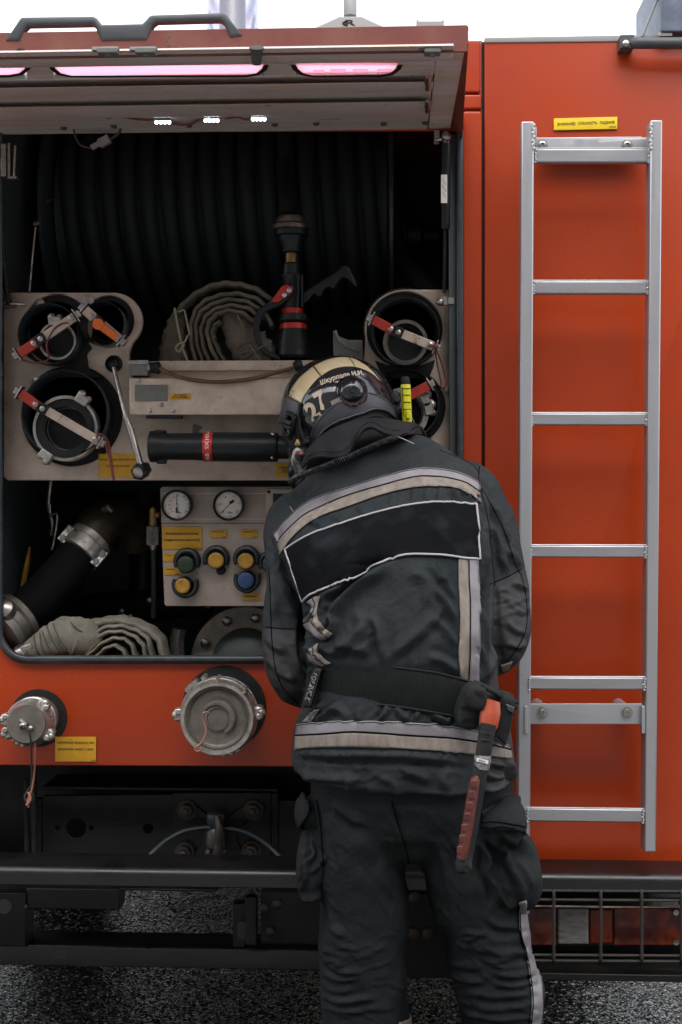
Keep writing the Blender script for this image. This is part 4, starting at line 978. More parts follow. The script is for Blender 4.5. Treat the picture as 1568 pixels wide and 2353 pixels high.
for q, sx in ((P(1226, 300, yL), 1), (P(1496, 300, yL), -1)):
    MB().tube([q + Vector((.001 * math.sin(i * 2), .0, .015 - i * .0042)) for i in range(14)], [.0034 + .0014 * (i % 2) for i in range(14)], 8).build('rail_weld', m_ladder, lad)

# ---- rear wheels and axle far under the body
for sx in (-1, 1):
    c = Vector(((XL + XR) / 2 + sx * .98, 2.3, .50))
    for k in (0,):
        wh = MB().lathe(c - Vector((.19, 0, 0)), (1, 0, 0), [(.30, .02), (.45, 0), (.49, .03), (.50, .06), (.50, .32), (.49, .35), (.45, .38), (.30, .36)], 48).build('wheel', m_tyre, T)
        MB().lathe(c + Vector((sx * .10, 0, 0)), (sx, 0, 0), [(.30, 0), (.30, .08), (.27, .08), (.25, .02), (.12, .0), (.10, .08), (.001, .08)], 36).build('rim', m_steel, wh)
pt(MB().tube([((XL + XR) / 2 - .8, 2.3, .50), ((XL + XR) / 2 + .8, 2.3, .50)], .07, 16).ball(((XL + XR) / 2, 2.3, .50), .17), 'axle', m_black)

# ============================================================ EQUIPMENT RESTING IN THE TRUCK
# suction hoses pushed into the storage tubes
def hose_in_tube(label, u, v, ro, ri, y, lugp, mat, back=(0, 0)):
    h = thing('suction_hose', label, 'hose', P(u, v, y), 'suction hoses stored in the tubes'); k = S(y); c = P(u, v, y)
    MB().lathe(c, AY, [(ri * k * .97, -.03), (ro * k, -.03), (ro * k, -.004), (ro * k * .985, .0), (ri * k * 1.06, .0), (ri * k, -.006)], 56, cap=False).build('coupling', mat, h)
    MB().lathe(c, AY, [(ri * k * 1.0, -.30), (ri * k * 1.0, -.012)], 48, cap=False).build('hose_bore', m_rub, h)
    MB().lathe(c, AY, [(ri * k * 1.0, -.30), (ri * k * 1.0, -.302)], 40).build('bore_end', m_dark, h)
    MB().lathe(c, AY, [(ri * k * 1.08, -.5), (ri * k * 1.08, -.031)], 40).build('hose_body', m_rub, h)
    for a in lugp:
        a = math.radians(a); d = Vector((math.cos(a), 0, math.sin(a))); t = Vector((-d.z, 0, d.x)); q = c + d * ro * k * 1.0
        m = MB().obox(q, d * .011, t * .016, (0, .010, 0)).ball(q + d * .010 + t * .008, .011, n=12).ball(q + d * .008 - t * .011, .009, n=12); m.build('coupling_lug', m_cast, h, bevel=.003)
    return h


hose_in_tube('slim suction hose in the tube just above the largest storage tube', 132, 783, 45, 37, .02, (95,), m_cast)
h_ = hose_in_tube('thickest suction hose with two big silver lugs in the largest storage tube', 150, 984, 77, 50, .0, (58, 235), m_cast)
MB().lathe(P(150, 984, -.002), AY, [(50 * S(0) * 1.02, -.004), (50 * S(0) * 1.02, .001), (66 * S(0), .001), (68 * S(0), .004), (69 * S(0), -.002)], 56, cap=False).build('rubber_ring', m_rub, h_)
hose_in_tube('dark suction hose in the storage tube above the one behind the torch', 932, 786, 52, 41, .03, (), m_castd)
hose_in_tube('suction hose half hidden behind the helmet and the yellow torch', 926, 950, 60, 45, .03, (30, 10), m_cast)

# black foam nozzle clipped to the storage plate
yn = -.02; r0 = 34 * S(yn); c = P(344, 1026, yn); d = (P(668, 1028, yn) - c); Ln = d.length; d.normalize()
fn = thing('fire_nozzle', 'big black nozzle lying sideways below the shelf with a red band reading RB SX101-4', 'nozzle', c, 'fire nozzles')
prof = [(.9, 0), (1.06, .003), (1.08, .012), (1.02, .02), (.93, .03), (.91, .05), (.92, .055), (.92, .10), (.915, .105), (.95, .118), (.99, .14), (1., .16), (1., .292), (.96, .296), (.80, .298), (.80, .335), (.5, .336)]
MB().lathe(c, d, [(r * r0, h) for r, h in prof], 56).build('nozzle_body', m_blkplastic, fn)
MB().lathe(c, d, [(1.005 * r0, .127), (1.02 * r0, .128), (1.02 * r0, .1475), (1.005 * r0, .1485)], 56, cap=False).build('red_band', m_redband, fn)
X = Vector((0, 0, 1)); V, Fs = text_flat('# RB  SX101-4', .01); t = MB(); hh = .0095; Wt = .098
vs = []
for a, b2 in V:
    ang = a * Wt / r0 / 1.02; ax_ = .1378 - b2 * hh
    vs.append(c + d * ax_ + (AY * math.cos(ang) + X * math.sin(ang)) * (r0 * 1.02 + .0006))
t.add(vs, Fs); t.build('band_lettering', m_white, fn)
m = MB()
for dv, h in ((-.9, .285), (-.86, .288), (.75, .285)):
    a = math.asin(dv); m.lathe(c + d * h + (AY * math.cos(a) - X * dv) * r0 * .99, AY * math.cos(a) - X * dv, [(.004, 0), (.003, .002), (.0005, .0025)], 12)
m.build('nozzle_rivet', m_bright, fn)
MB().obox(c + d * .026 + X * r0 * 1.0, d * .012, (0, .012, 0), X * .004).obox(c + d * .028 - X * r0 * 1.0, d * .010, (0, .012, 0), X * .006).obox(c + d * .026 + Vector((0, .03, 0)), d * .008, (0, .012, 0), X * r0).build('nozzle_clip', m_rub, fn, bevel=.002)

# hand line nozzle standing upright on the shelf
yv = .10
fv_ = thing('fire_nozzle', 'upright black nozzle with two red rings and a pistol grip hanging on its hose', 'nozzle', P(672, 825, yv), 'fire nozzles')
kk = S(yv)
def vl_(mb, u, prof, n=32):
    b0 = P(u, 825, yv)
    return mb.lathe(Vector((b0.x, yv, b0.z)), (-.0, 0, 1), [(r * kk, (825 - v) * kk) for v, r in prof], n)
vl_(MB(), 674, [(822, 30), (825, 36), (818, 41), (800, 38), (795, 39), (762, 31), (757, 32)]).build('nozzle_head', m_blkplastic, fv_)
vl_(MB(), 674, [(757, 27), (757, 32), (745, 31), (744, 27)]).build('red_ring', m_redband, fv_)
m = MB(); b0 = P(674, 825, yv); rings = []
for v, r in ((744, 26), (740, 30), (738, 33), (724, 33), (722, 27)):
    rings.append([b0 + Vector((math.cos(2 * PI * k / 64) * r * kk * (1 + .04 * ((k // 2) % 2)), math.sin(2 * PI * k / 64) * r * kk * (1 + .04 * ((k // 2) % 2)), (825 - v) * kk)) for k in range(64)])
m.loft(rings); m.build('ribbed_ring', m_blkplastic, fv_)
vl_(MB(), 672, [(722, 22), (722, 25), (710, 25), (709, 21)]).build('red_ring', m_redband, fv_)
vl_(MB(), 670, [(709, 20), (706, 22), (640, 21), (636, 24), (632, 24), (630, 20), (608, 20), (606, 17), (604, 14), (582, 14), (580, 22), (565, 24), (558, 30), (545, 31), (543, 40), (532, 41), (530, 37)]).build('valve_body', m_blkplastic, fv_)
vl_(MB(), 670, [(604, 14.5), (584, 14.5)]).build('brass_neck', m_brass, fv_)
vl_(MB(), 668, [(531, 37), (529, 42), (520, 42), (516, 38), (514, 34), (504, 34), (499, 30)]).build('hose_coupling', M('worn_coupling', (.17, .14, .12), .4, .7, (.10, .08, .07), 60, rv=.1), fv_)
MB().tube([P(664, 500, yv + .003), P(660, 440, yv + .05), P(655, 380, yv + .12)], .022, 16).build('reel_hose_end', m_rub, fv_)
MB().tube([P(686, 630, yv - .03), P(684, 706, yv - .03)], .004, 8).tube([P(694, 632, yv - .015), P(694, 706, yv - .015)], .004, 8).build('nozzle_rail', m_blkplastic, fv_)
# pistol grip with finger grooves, lever bail with the red plate
lp = [(694, 672), (720, 655), (745, 640), (770, 625), (782, 612), (795, 608), (806, 618), (822, 656), (816, 658), (806, 648), (795, 640), (785, 640), (774, 655), (768, 665), (756, 660), (744, 668), (740, 680), (730, 682), (722, 676), (710, 690), (694, 700)]
MB().plate([cr(lp + lp[:1], 3)[:-1]], yv - .012, .026, .006).build('pistol_grip', m_blkplastic, fv_)
lp = [(642, 664), (652, 655), (672, 652), (676, 668), (664, 686), (640, 704), (612, 716), (598, 742), (598, 770), (612, 800), (640, 818), (640, 826), (606, 812), (586, 780), (582, 745), (590, 715), (618, 692)]
MB().plate([cr(lp + lp[:1], 4)[:-1]], yv - .038, .012, .003).build('bail_lever', m_blkplastic, fv_)
MB().plate([[(648, 657), (660, 654), (674, 660), (672, 672), (640, 694), (622, 694)]], yv - .043, .004, .001).build('red_plate', m_redband, fv_)
for u, v in ((665, 667), (654, 678)): MB().lathe(P(u, v, yv - .0435), AY, [(.0075, 0), (.006, .004), (.003, .005), (.003, .003), (.0005, .003)], 16).build('lever_bolt', m_bright, fv_)

# ---- folded canvas hoses
def band(mb, pts, w, y, yd, thick=.011):   # flattened hose: path in the picture plane, its width runs into the depth
    q = PP(pts) if len(pts[0]) == 3 else [P(u, v, y) for u, v in cr(pts, 8)]
    rings = []; n = len(q)
    for i, p in enumerate(q):
        d = (q[min(i + 1, n - 1)] - q[max(i - 1, 0)]).normalized(); nrm = Vector((-d.z, 0, d.x)).normalized(); wob = .0012 * math.sin(i * .9 + w * 50)
        r = []
        for k in range(16):
            a = 2 * PI * k / 16; cx, cy = math.cos(a), math.sin(a)
            r.append(p + nrm * (thick / 2 * abs(cx) ** .7 * (1 if cx > 0 else -1) + wob) + Vector((0, yd + w / 2 * abs(cy) ** .8 * (1 if cy > 0 else -1), 0)))
        rings.append(r)
    return mb.loft(rings)


hr = thing('hose_roll', 'grey folded canvas hose tied with string, lying on the shelf beside the upright nozzle', 'hose', P(500, 830, .12), 'folded canvas hoses')
y_ = .10
m = MB()
band(m, [(404, 722), (430, 690), (470, 663), (510, 651), (550, 653), (590, 665), (625, 690)], .07, y_, .03, .016)
band(m, [(450, 832), (440, 770), (446, 725), (468, 695), (505, 680), (550, 676), (595, 690), (620, 712)], .07, y_, .02, .013)
band(m, [(466, 832), (452, 770), (458, 725), (480, 705), (520, 690), (570, 695), (610, 722), (625, 750)], .07, y_, .02, .013)
band(m, [(482, 832), (466, 780), (470, 738), (492, 715), (530, 704), (575, 712), (605, 736)], .07, y_, .015, .013)
band(m, [(502, 832), (482, 785), (480, 750), (495, 728), (525, 716), (560, 722), (590, 742)], .07, y_, .01, .012)
band(m, [(516, 832), (500, 800), (490, 775), (492, 752), (508, 738)], .06, y_, .012, .010)
hp_ = m.build('folded_layers', m_hose, hr)
def wrap_body(mb, pts, rs, flat, wr, n=28, ph=0.):
    q = cr([(*p, r) for p, r in zip(pts, rs)], 8); path = [P(a[0], a[1], a[2]) for a in q]; rr = [a[3] * S(.1) for a in q]
    X = None; rings = []
    for i, p in enumerate(path):
        d = (path[min(i + 1, len(path) - 1)] - path[max(i - 1, 0)]).normalized()
        n1 = Vector((-d.z, 0, d.x)).normalized()
        rings.append([p + n1 * rr[i] * math.cos(2 * PI * k / n) * (1 + wr * noise.noise(Vector((i * .45 + ph, math.cos(2 * PI * k / n) * 1.2, math.sin(2 * PI * k / n) * 1.2)))) + AY * rr[i] * flat * math.sin(2 * PI * k / n) * (1 + wr * noise.noise(Vector((i * .45 + ph + 9, math.cos(2 * PI * k / n) * 1.2, math.sin(2 * PI * k / n) * 1.2)))) for k in range(n)])
    return mb.loft(rings)
m = MB(); wrap_body(m, [(528, 722, .12), (545, 750, .12), (565, 785, .11), (590, 815, .10), (610, 840, .10)], (28, 36, 44, 46, 40), .6, .22)
wrap_body(m, [(512, 730, .14), (500, 745, .14)], (14, 10), .7, .2); m.build('bound_end', m_hose, hr)
m = MB(); wrap_body(m, [(418, 712, .14), (408, 735, .13), (402, 765, .12), (400, 800, .12), (400, 835, .12)], (12, 20, 26, 32, 34), .6, .3, ph=4); m.build('loose_end', m_hose, hr)
def straps(par, specs, mat, r=.0022):
    for a, b2, bul in specs:
        a, b2 = P(*a), P(*b2); mid = (a + b2) / 2 + Vector((0, -bul, 0)); pts = [a * (1 - t) ** 2 + mid * 2 * t * (1 - t) + b2 * t * t for t in [k / 10 for k in range(11)]]
        MB().tube(pts, r, 8).build('tie_wire', mat, par)
straps(hr, [((545, 800, .08), (610, 762, .08), .02), ((556, 826, .07), (626, 784, .07), .02), ((550, 812, .075), (618, 800, .075), .02), ((572, 790, .06), (600, 830, .06), .01), ((535, 700, .1), (565, 762, .07), .01)], m_hose)
MB().tube(PP([(402, 708, .08), (406, 735, .07), (414, 775, .065), (420, 800, .065), (432, 830, .06)]), .0026, 8).tube(PP([(432, 770, .06), (425, 785, .06), (412, 790, .06), (404, 800, .06), (412, 808, .06), (424, 790, .06)]), .0026, 8).tube(PP([(400, 712, .09), (412, 716, .08), (424, 714, .08), (430, 740, .07), (436, 770, .07)]), .0022, 8).build('tie_string', M('pale_string', (.30, .26, .19), .8), hr)

hr2 = thing('hose_roll', 'pale folded canvas hose with a bound coupling end lying beside the round pump flange', 'hose', P(220, 1515, .05), 'folded canvas hoses')
m = MB(); y_ = .04
band(m, [(196, 1436), (225, 1432), (262, 1426), (300, 1432), (340, 1450), (366, 1476), (374, 1515)], .075, y_, .03, .02)
band(m, [(182, 1500), (205, 1470), (235, 1445), (275, 1438), (315, 1448), (342, 1470), (350, 1515)], .075, y_, .02, .012)
band(m, [(170, 1520), (205, 1482), (240, 1456), (278, 1450), (312, 1462), (332, 1485), (338, 1518)], .075, y_, .015, .011)
band(m, [(195, 1520), (222, 1490), (255, 1468), (285, 1466), (305, 1480), (318, 1518)], .075, y_, .010, .010)
band(m, [(212, 1522), (235, 1498), (262, 1482), (284, 1490), (302, 1522)], .075, y_, .005, .010)
m.build('folded_layers', m_hosel, hr2)
m = MB(); wrap_body(m, [(58, 1502, .02), (85, 1488, .02), (120, 1472, .025), (155, 1460, .03), (188, 1468, .03), (215, 1490, .04)], (19, 28, 38, 44, 46, 34), .62, .16, ph=2); m.build('taped_end', m_hosel, hr2)
straps(hr2, [((78, 1458, .01), (96, 1512, .01), .03), ((92, 1455, .01), (112, 1516, .01), .035), ((98, 1450, .01), (132, 1514, .01), .035), ((108, 1438, .01), (150, 1512, .01), .04), ((122, 1432, .01), (172, 1514, .01), .045), ((160, 1425, .02), (206, 1460, .02), .045)], m_cordd, .0016)
MB().lathe(P(40, 1508, .02), P(60, 1500, .02) - P(40, 1508, .02), [(.018, 0), (.024, .004), (.024, .02), (.02, .024), (.02, .03)], 24).obox(P(62, 1488, -.02), (.012, 0, .004), (0, .006, 0), (-.002, 0, .006)).build('hose_coupling', m_steel, hr2, bevel=.002)
# ---- unseen wall added behind the photographer to shade the low parts of the truck
sw = thing('shade_wall', 'tall grey wall added out of view behind the photographer to shade the truck', 'wall', (0, -4.6, 0))
MB().box(-14, 14, -5.0, -4.6, 0, WALL_H).build('wall', M('shade_plaster', (.30, .29, .275), .8, 0, (.35, .335, .32), 3, bump=.2, bscale=60), sw)
MB().box(-14.1, 14.1, -5.1, -4.5, WALL_H + .002, WALL_H + .15).build('coping', m_steel, sw)
# ============================================================ THE FIREFIGHTER
PE = thing('person', 'firefighter in dark turnout gear and black helmet bending into the truck, back to us', 'person', (P(925, 2600, -.42).x, -.42, 0))
c5 = lambda x, y: (591.6 + x / 2.4375, 1034 + y / 2.4375)
c6 = lambda x, y: (631.8 + x / 2.482, 1493.3 + y / 2.482)
c7 = lambda x, y: (660 + x / 2.482, 1780.6 + y / 2.482)
c9 = lambda x, y: (620.3 + x / 4.55, 804.1 + y / 4.55)


def C(f, pts): return [f(*p) for p in pts]


def ring(Lp, Rp, yc, hd, n=56, e=2.5, cyo=0.):
    a, b_ = P(*Lp, yc), P(*Rp, yc); c = (a + b_) / 2; X = (b_ - a) / 2; r = []
    for k in range(n):
        t = 2 * PI * k / n; ct, st = math.cos(t), math.sin(t)
        r.append(c + X * (abs(ct) ** (2 / e) * (1 if ct > 0 else -1)) + Vector((0, hd, 0)) * (abs(st) ** (2 / e) * (1 if st > 0 else -1)))
    return r


def limb(mb, pts, n=24):      # pts: (u, v, y, radius in px) smooth
    q = cr(pts, 6); path = [P(a[0], a[1], a[2]) for a in q]; return mb.tube(path, [float(a[3]) * S(float(a[2])) for a in q], n)


def voxel(mb, name, mat, vox, smooth=8, fac=.5, parent=PE):
    o = mb.build('tmp', mat, None); md = o.modifiers.new('r', 'REMESH'); md.mode = 'VOXEL'; md.voxel_size = vox; md.adaptivity = 0
    if smooth: ms = o.modifiers.new('s', 'SMOOTH'); ms.factor = fac; ms.iterations = smooth
    me = bpy.data.meshes.new_from_object(o.evaluated_get(bpy.context.evaluated_depsgraph_get()))
    bpy.data.objects.remove(o)
    return me


def mesh_np(me):
    V = np.empty(len(me.vertices) * 3); me.vertices.foreach_get('co', V)
    Nn = np.empty(len(me.vertices) * 3); me.vertices.foreach_get('normal', Nn)
    return V.reshape(-1, 3), Nn.reshape(-1, 3)


def sculpt(me, strokes, nz=((3.5, .006), (9, .004)), seed=0., gain=1.):
    V, Nn = mesh_np(me); u, v = proj(V)
    view = V - np.array(CAMP); view /= np.linalg.norm(view, axis=1)[:, None]
    face = np.clip((-(Nn * view).sum(1) + .05) / .35, 0, 1)
    d = np.zeros(len(V))
    for pts, w, amp, val in strokes:
        q = resample(pts, max(6, int(len(pts) * 5))); best = np.full(len(V), 1e9); sd_ = np.zeros(len(V)); tt = np.zeros(len(V))
        lo, hi = q.min(0) - 4 * w, q.max(0) + 4 * w
        idx = np.where((u > lo[0]) & (u < hi[0]) & (v > lo[1]) & (v < hi[1]))[0]
        if not len(idx): continue
        U, W_ = u[idx], v[idx]; bb = best[idx]; ss = sd_[idx]; ts = tt[idx]
        for i in range(len(q) - 1):
            a = q[i]; e = q[i + 1] - a; L2 = (e ** 2).sum() + 1e-9
            t = np.clip(((U - a[0]) * e[0] + (W_ - a[1]) * e[1]) / L2, 0, 1)
            dx = U - a[0] - t * e[0]; dy = W_ - a[1] - t * e[1]; ds = np.hypot(dx, dy); s_ = np.sign(e[0] * dy - e[1] * dx) * ds
            m_ = ds < bb; bb = np.where(m_, ds, bb); ss = np.where(m_, s_, ss); ts = np.where(m_, (i + t) / (len(q) - 1), ts)
        tap = np.clip(np.minimum(ts, 1 - ts) / .22, 0, 1) ** .8
        pr = np.exp(-np.abs(ss / w) ** 1.35) - val * np.exp(-np.abs((ss - 1.5 * w) / (.8 * w)) ** 1.5) - .25 * val * np.exp(-((ss + 1.7 * w) / (1.1 * w)) ** 2)
        pr *= np.where(np.abs(bb) > np.abs(ss) + .01, 0, 1)
        d[idx] += gain * amp * pr * (.12 + .88 * tap)
    d *= face
    nn = np.zeros(len(V))
    for sc_, am in nz:
        nn += am * np.array([noise.noise(Vector((x * sc_ * 1.2 + seed, y * sc_ + seed, z * sc_))) for x, y, z in V])
    V = V + Nn * (d + nn)[:, None]
    me.vertices.foreach_set('co', V.reshape(-1)); me.update()


def finish(me, name, mats, parent, zone=None):
    V, _ = mesh_np(me); off = wloc(parent)
    bv = BVHTree.FromPolygons([Vector(q) for q in V], [tuple(p.vertices) for p in me.polygons])
    me.materials.clear()
    for m in mats: me.materials.append(m)
    if zone:
        cen = np.empty(len(me.polygons) * 3); me.polygons.foreach_get('center', cen); cen = cen.reshape(-1, 3); u, v = proj(cen)
        me.polygons.foreach_set('material_index', np.array(zone(u, v, cen), dtype=np.int32))
    else: me.polygons.foreach_set('material_index', np.zeros(len(me.polygons), dtype=np.int32))
    me.vertices.foreach_set('co', (V - np.array(off)).reshape(-1)); me.update(); me.shade_smooth(); me.name = name
    o = bpy.data.objects.new(name, me); COL.objects.link(o); o.parent = parent
    return o, bv


def hit(bv, u, v, off):
    d = ray(u, v).normalized(); r = bv.ray_cast(CAMP, d)
    if r[0] is None:
        # beyond the silhouette: nearest surface point to the ray at the body's depth
        p = P(u, v, -.42); r = bv.find_nearest(p)
    n = r[1]
    if n.dot(d) > 0: n = -n
    return r[0] + n * off


def dstrip(bv, A, B, off, nl=60, na=8, name='tape', mat=None, parent=None, th=.002, wig=0., A0=0):
    a, b_ = resample(A, nl), resample(B, nl); rows = []
    for i in range(nl):
        rows.append([hit(bv, *(a[i] * (1 - k / na) + b_[i] * k / na), off) for k in range(na + 1)])
    # pull outliers (silhouette jumps) back to their neighbours
    for r in rows:
        for k in range(1, len(r)):
            if (r[k] - r[k - 1]).length > .06: r[k] = r[k - 1] + (r[k] - r[k - 1]).normalized() * .012
    o = MB().grid(rows).build(name, mat, parent, angle=180, weld=False)
    md = o.modifiers.new('Solid', 'SOLIDIFY'); md.thickness = th; md.offset = 0
    return o


def dline(bv, pts, off, r, name, mat, parent, n=None, build=True, mb=None):
    q = resample(pts, n or max(10, int(sum(math.dist(pts[i], pts[i + 1]) for i in range(len(pts) - 1)) / 5)))
    w_ = [hit(bv, *p, off) for p in q]; keep = [w_[0]]
    for p in w_[1:]:
        if (p - keep[-1]).length < .05: keep.append(p)
    m = (mb or MB()).tube(keep, r, 8)
    return m.build(name, mat, parent) if build else m


def dpoly(bv, V2, Fs, f, off, name, mat, parent):
    return MB().add([hit(bv, *f(x, y), off) for x, y in V2], Fs).build(name, mat, parent, weld=False)

# ---------------------------------------------- trousers
YH = -.42
m = MB()
m.loft([ring((718, 1620), (1150, 1640), YH, .13), ring((712, 1720), (1165, 1730), YH, .145), ring((716, 1820), (1172, 1820), YH, .15), ring((722, 1900), (1180, 1900), YH, .135), ring((735, 1950), (1180, 1950), YH, .10), ring((800, 1975), (1120, 1975), YH, .06)])
m.loft([ring((722, 1820), (930, 1820), YH, .12, 40, 2.2), ring((724, 1900), (936, 1900), YH, .138, 40, 2.2), ring((730, 1980), (936, 1990), YH - .005, .128, 40, 2.2), ring((738, 2075), (940, 2080), YH - .005, .11, 40, 2.2), ring((739, 2200), (935, 2200), YH, .10, 40, 2.2), ring((740, 2300), (944, 2290), YH, .10, 40, 2.2),
        ring((738, 2360), (952, 2360), YH, .10, 40, 2.2), ring((744, 2480), (950, 2480), YH, .095, 40, 2.2), ring((748, 2700), (942, 2700), YH, .09, 40, 2.2), ring((756, 2885), (938, 2885), YH, .09, 40, 2.2)])
m.loft([ring((935, 1820), (1172, 1820), YH, .12, 40, 2.2), ring((944, 1900), (1184, 1900), YH, .138, 40, 2.2), ring((960, 1990), (1193, 1980), YH, .128, 40, 2.2), ring((984, 2075), (1196, 2065), YH, .115, 40, 2.2), ring((1015, 2150), (1212, 2150), YH, .11, 40, 2.2), ring((1022, 2210), (1226, 2210), YH, .105, 40, 2.2), ring((1042, 2290), (1244, 2260), YH, .105, 40, 2.2),
        ring((1054, 2360), (1243, 2360), YH, .10, 40, 2.2), ring((1058, 2480), (1246, 2480), YH, .095, 40, 2.2), ring((1064, 2700), (1244, 2700), YH, .09, 40, 2.2), ring((1070, 2885), (1244, 2885), YH, .09, 40, 2.2)])
def blob(mb, u, v, y, ru, rv_, hd, n=24, e=2.4, tilt=0.):
    rings = []
    for i in range(1, 12):
        t = PI * i / 12; s_ = math.sin(t) ** (2 / e); du = tilt * math.cos(t)
        vv = v - rv_ * math.cos(t); rings.append(ring((u - ru * s_ + du, vv), (u + ru * s_ + du, vv), y, hd * s_, n, 2.3))
    return mb.loft(rings)
blob(m, 716, 1984, YH - .02, 38, 84, .075, tilt=4)
blob(m, 716, 1866, YH - .02, 22, 38, .05)
blob(m, 1166, 1990, YH - .035, 65, 90, .085, tilt=-14)
blob(m, 1150, 1880, YH - .05, 54, 50, .10)
me = voxel(m, 'trousers', m_trous, .0045, 7)
K = lambda pts, w, a, val=.55: (C(c7, pts), w, a, val)
st = []
for p in ([(205, 985), (260, 1005), (330, 1025)], [(225, 1000), (300, 1060), (345, 1070)], [(215, 1045), (280, 1075), (330, 1072)], [(230, 1075), (330, 1115), (430, 1120)], [(215, 1125), (300, 1160), (420, 1150)], [(205, 1190), (280, 1230), (380, 1225)],
          [(210, 1260), (320, 1290), (500, 1270)], [(215, 1330), (350, 1350), (560, 1320)], [(230, 860), (280, 880), (330, 920)], [(250, 780), (270, 840), (320, 900)]):
    st.append(K(p, 6 + 3 * rnd.random(), .003 + .005 * rnd.random()))
for p in ([(1340, 905), (1280, 940), (1130, 950)], [(1110, 985), (1230, 1025), (1350, 1010)], [(1120, 1050), (1260, 1095), (1390, 1075)], [(1180, 1120), (1290, 1145), (1400, 1115)], [(1170, 1180), (1290, 1200), (1410, 1165)], [(1000, 1230), (1180, 1260), (1400, 1240)],
          [(960, 1290), (1180, 1330), (1410, 1300)], [(990, 1360), (1200, 1390), (1420, 1370)], [(900, 1075), (1000, 1105), (1110, 1100)], [(890, 1130), (1010, 1180), (1120, 1180)], [(1130, 800), (1200, 860), (1330, 870)]):
    st.append(K(p, 7 + 4 * rnd.random(), .003 + .006 * rnd.random()))
st += [K([(280, 160), (340, 230), (430, 290)], 9, .007), K([(590, 160), (630, 280), (680, 430), (700, 520)], 7, -.008, .3), K([(190, 150), (200, 400), (205, 650)], 4, -.006, .2), K([(860, 400), (900, 560), (905, 720)], 12, .006),
       K([(1110, 380), (1150, 480), (1140, 560), (1180, 640), (1190, 740)], 8, .014, .8), K([(1130, 340), (1210, 400), (1260, 500), (1320, 600), (1340, 700)], 11, .014, .8), K([(1220, 330), (1330, 400), (1390, 470)], 9, .010, .7), K([(1190, 640), (1240, 720), (1330, 720)], 9, .009),
       K([(1290, 470), (1350, 560), (1380, 640)], 8, .009), K([(150, 330), (135, 400), (150, 450), (110, 510), (105, 590), (75, 660)], 6, .014, 1.), K([(90, 380), (110, 440), (70, 540)], 6, .010), K([(130, 560), (190, 500), (195, 470)], 5, .008), K([(80, 680), (130, 690), (200, 660)], 5, .010),
       K([(750, 640), (790, 780), (880, 880)], 8, .008), K([(640, 300), (700, 500)], 10, .006)]
for n_, x0_, x1_, y0_, y1_, am_, an_, sp_ in ((30, 220, 640, 200, 800, .004, 60, 40), (26, 230, 640, 850, 1400, .005, 10, 30), (24, 760, 1100, 250, 900, .004, 70, 30), (34, 930, 1390, 900, 1400, .006, 5, 25), (16, 1150, 1370, 380, 700, .006, 55, 30)):
    for _ in range(n_):
        x, y = rnd.uniform(x0_, x1_), rnd.uniform(y0_, y1_); a = math.radians(an_ + rnd.uniform(-sp_, sp_)); l = rnd.uniform(25, 90)
        st.append(([c7(x - l * math.cos(a), y - l * math.sin(a)), c7(x + 8 * rnd.uniform(-1, 1), y + 8 * rnd.uniform(-1, 1)), c7(x + l * math.cos(a), y + l * math.sin(a))], rnd.uniform(3, 6), .5 * am_ * rnd.uniform(.4, 1), .6))
sculpt(me, st, ((4, .012), (11, .009), (26, .004)), 3.1, 1.25)
tro, bvT = finish(me, 'trousers', [m_trous], PE)
A = C(c7, [(1316, 728), (1322, 880), (1352, 1000), (1378, 1150), (1390, 1300), (1380, 1440)]); B = C(c7, [(1358, 712), (1384, 890), (1412, 1010), (1442, 1150), (1450, 1300), (1438, 1440)])
dstrip(bvT, A, B, .003, 60, 6, 'side_stripe', m_tapea, tro)
dline(bvT, C(c7, [(1318, 728), (1326, 900), (1356, 1010), (1382, 1160), (1394, 1300), (1384, 1420)]), .004, .0014, 'side_seam', m_thread, tro)
dline(bvT, C(c7, [(170, 140), (195, 300), (205, 470), (205, 660)]), .002, .0012, 'side_seam', m_thread, tro)
dline(bvT, C(c7, [(600, 150), (640, 300), (690, 470), (700, 540)]), .001, .0012, 'seat_seam', m_thread, tro)
dline(bvT, C(c7, [(845, 808), (900, 822), (940, 822)]), .002, .001, 'knee_seam', m_thread, tro)
dstrip(bvT, C(c7, [(632, 1412), (680, 1396), (718, 1368)]), C(c7, [(632, 1452), (680, 1436), (718, 1412)]), .003, 16, 4, 'ankle_stripe', m_tapeb, tro)
# pocket flaps
pf = dstrip(bvT, C(c7, [(1092, 205), (1160, 165), (1240, 150), (1308, 150)]), C(c7, [(1128, 312), (1190, 308), (1260, 318), (1335, 330)]), .010, 40, 12, 'pocket_flap', m_trous, tro, .005)
for dy in (-6, -26): dline(bvT, C(c7, [(1122, 306 + dy), (1190, 303 + dy), (1260, 312 + dy), (1330, 322 + dy)]), .0135, .0011, 'flap_stitching', m_thread, pf)
pf = dstrip(bvT, C(c7, [(80, 128), (120, 130), (160, 140)]), C(c7, [(44, 298), (70, 308), (102, 285)]), .012, 30, 8, 'pocket_flap', m_trous, tro, .005)

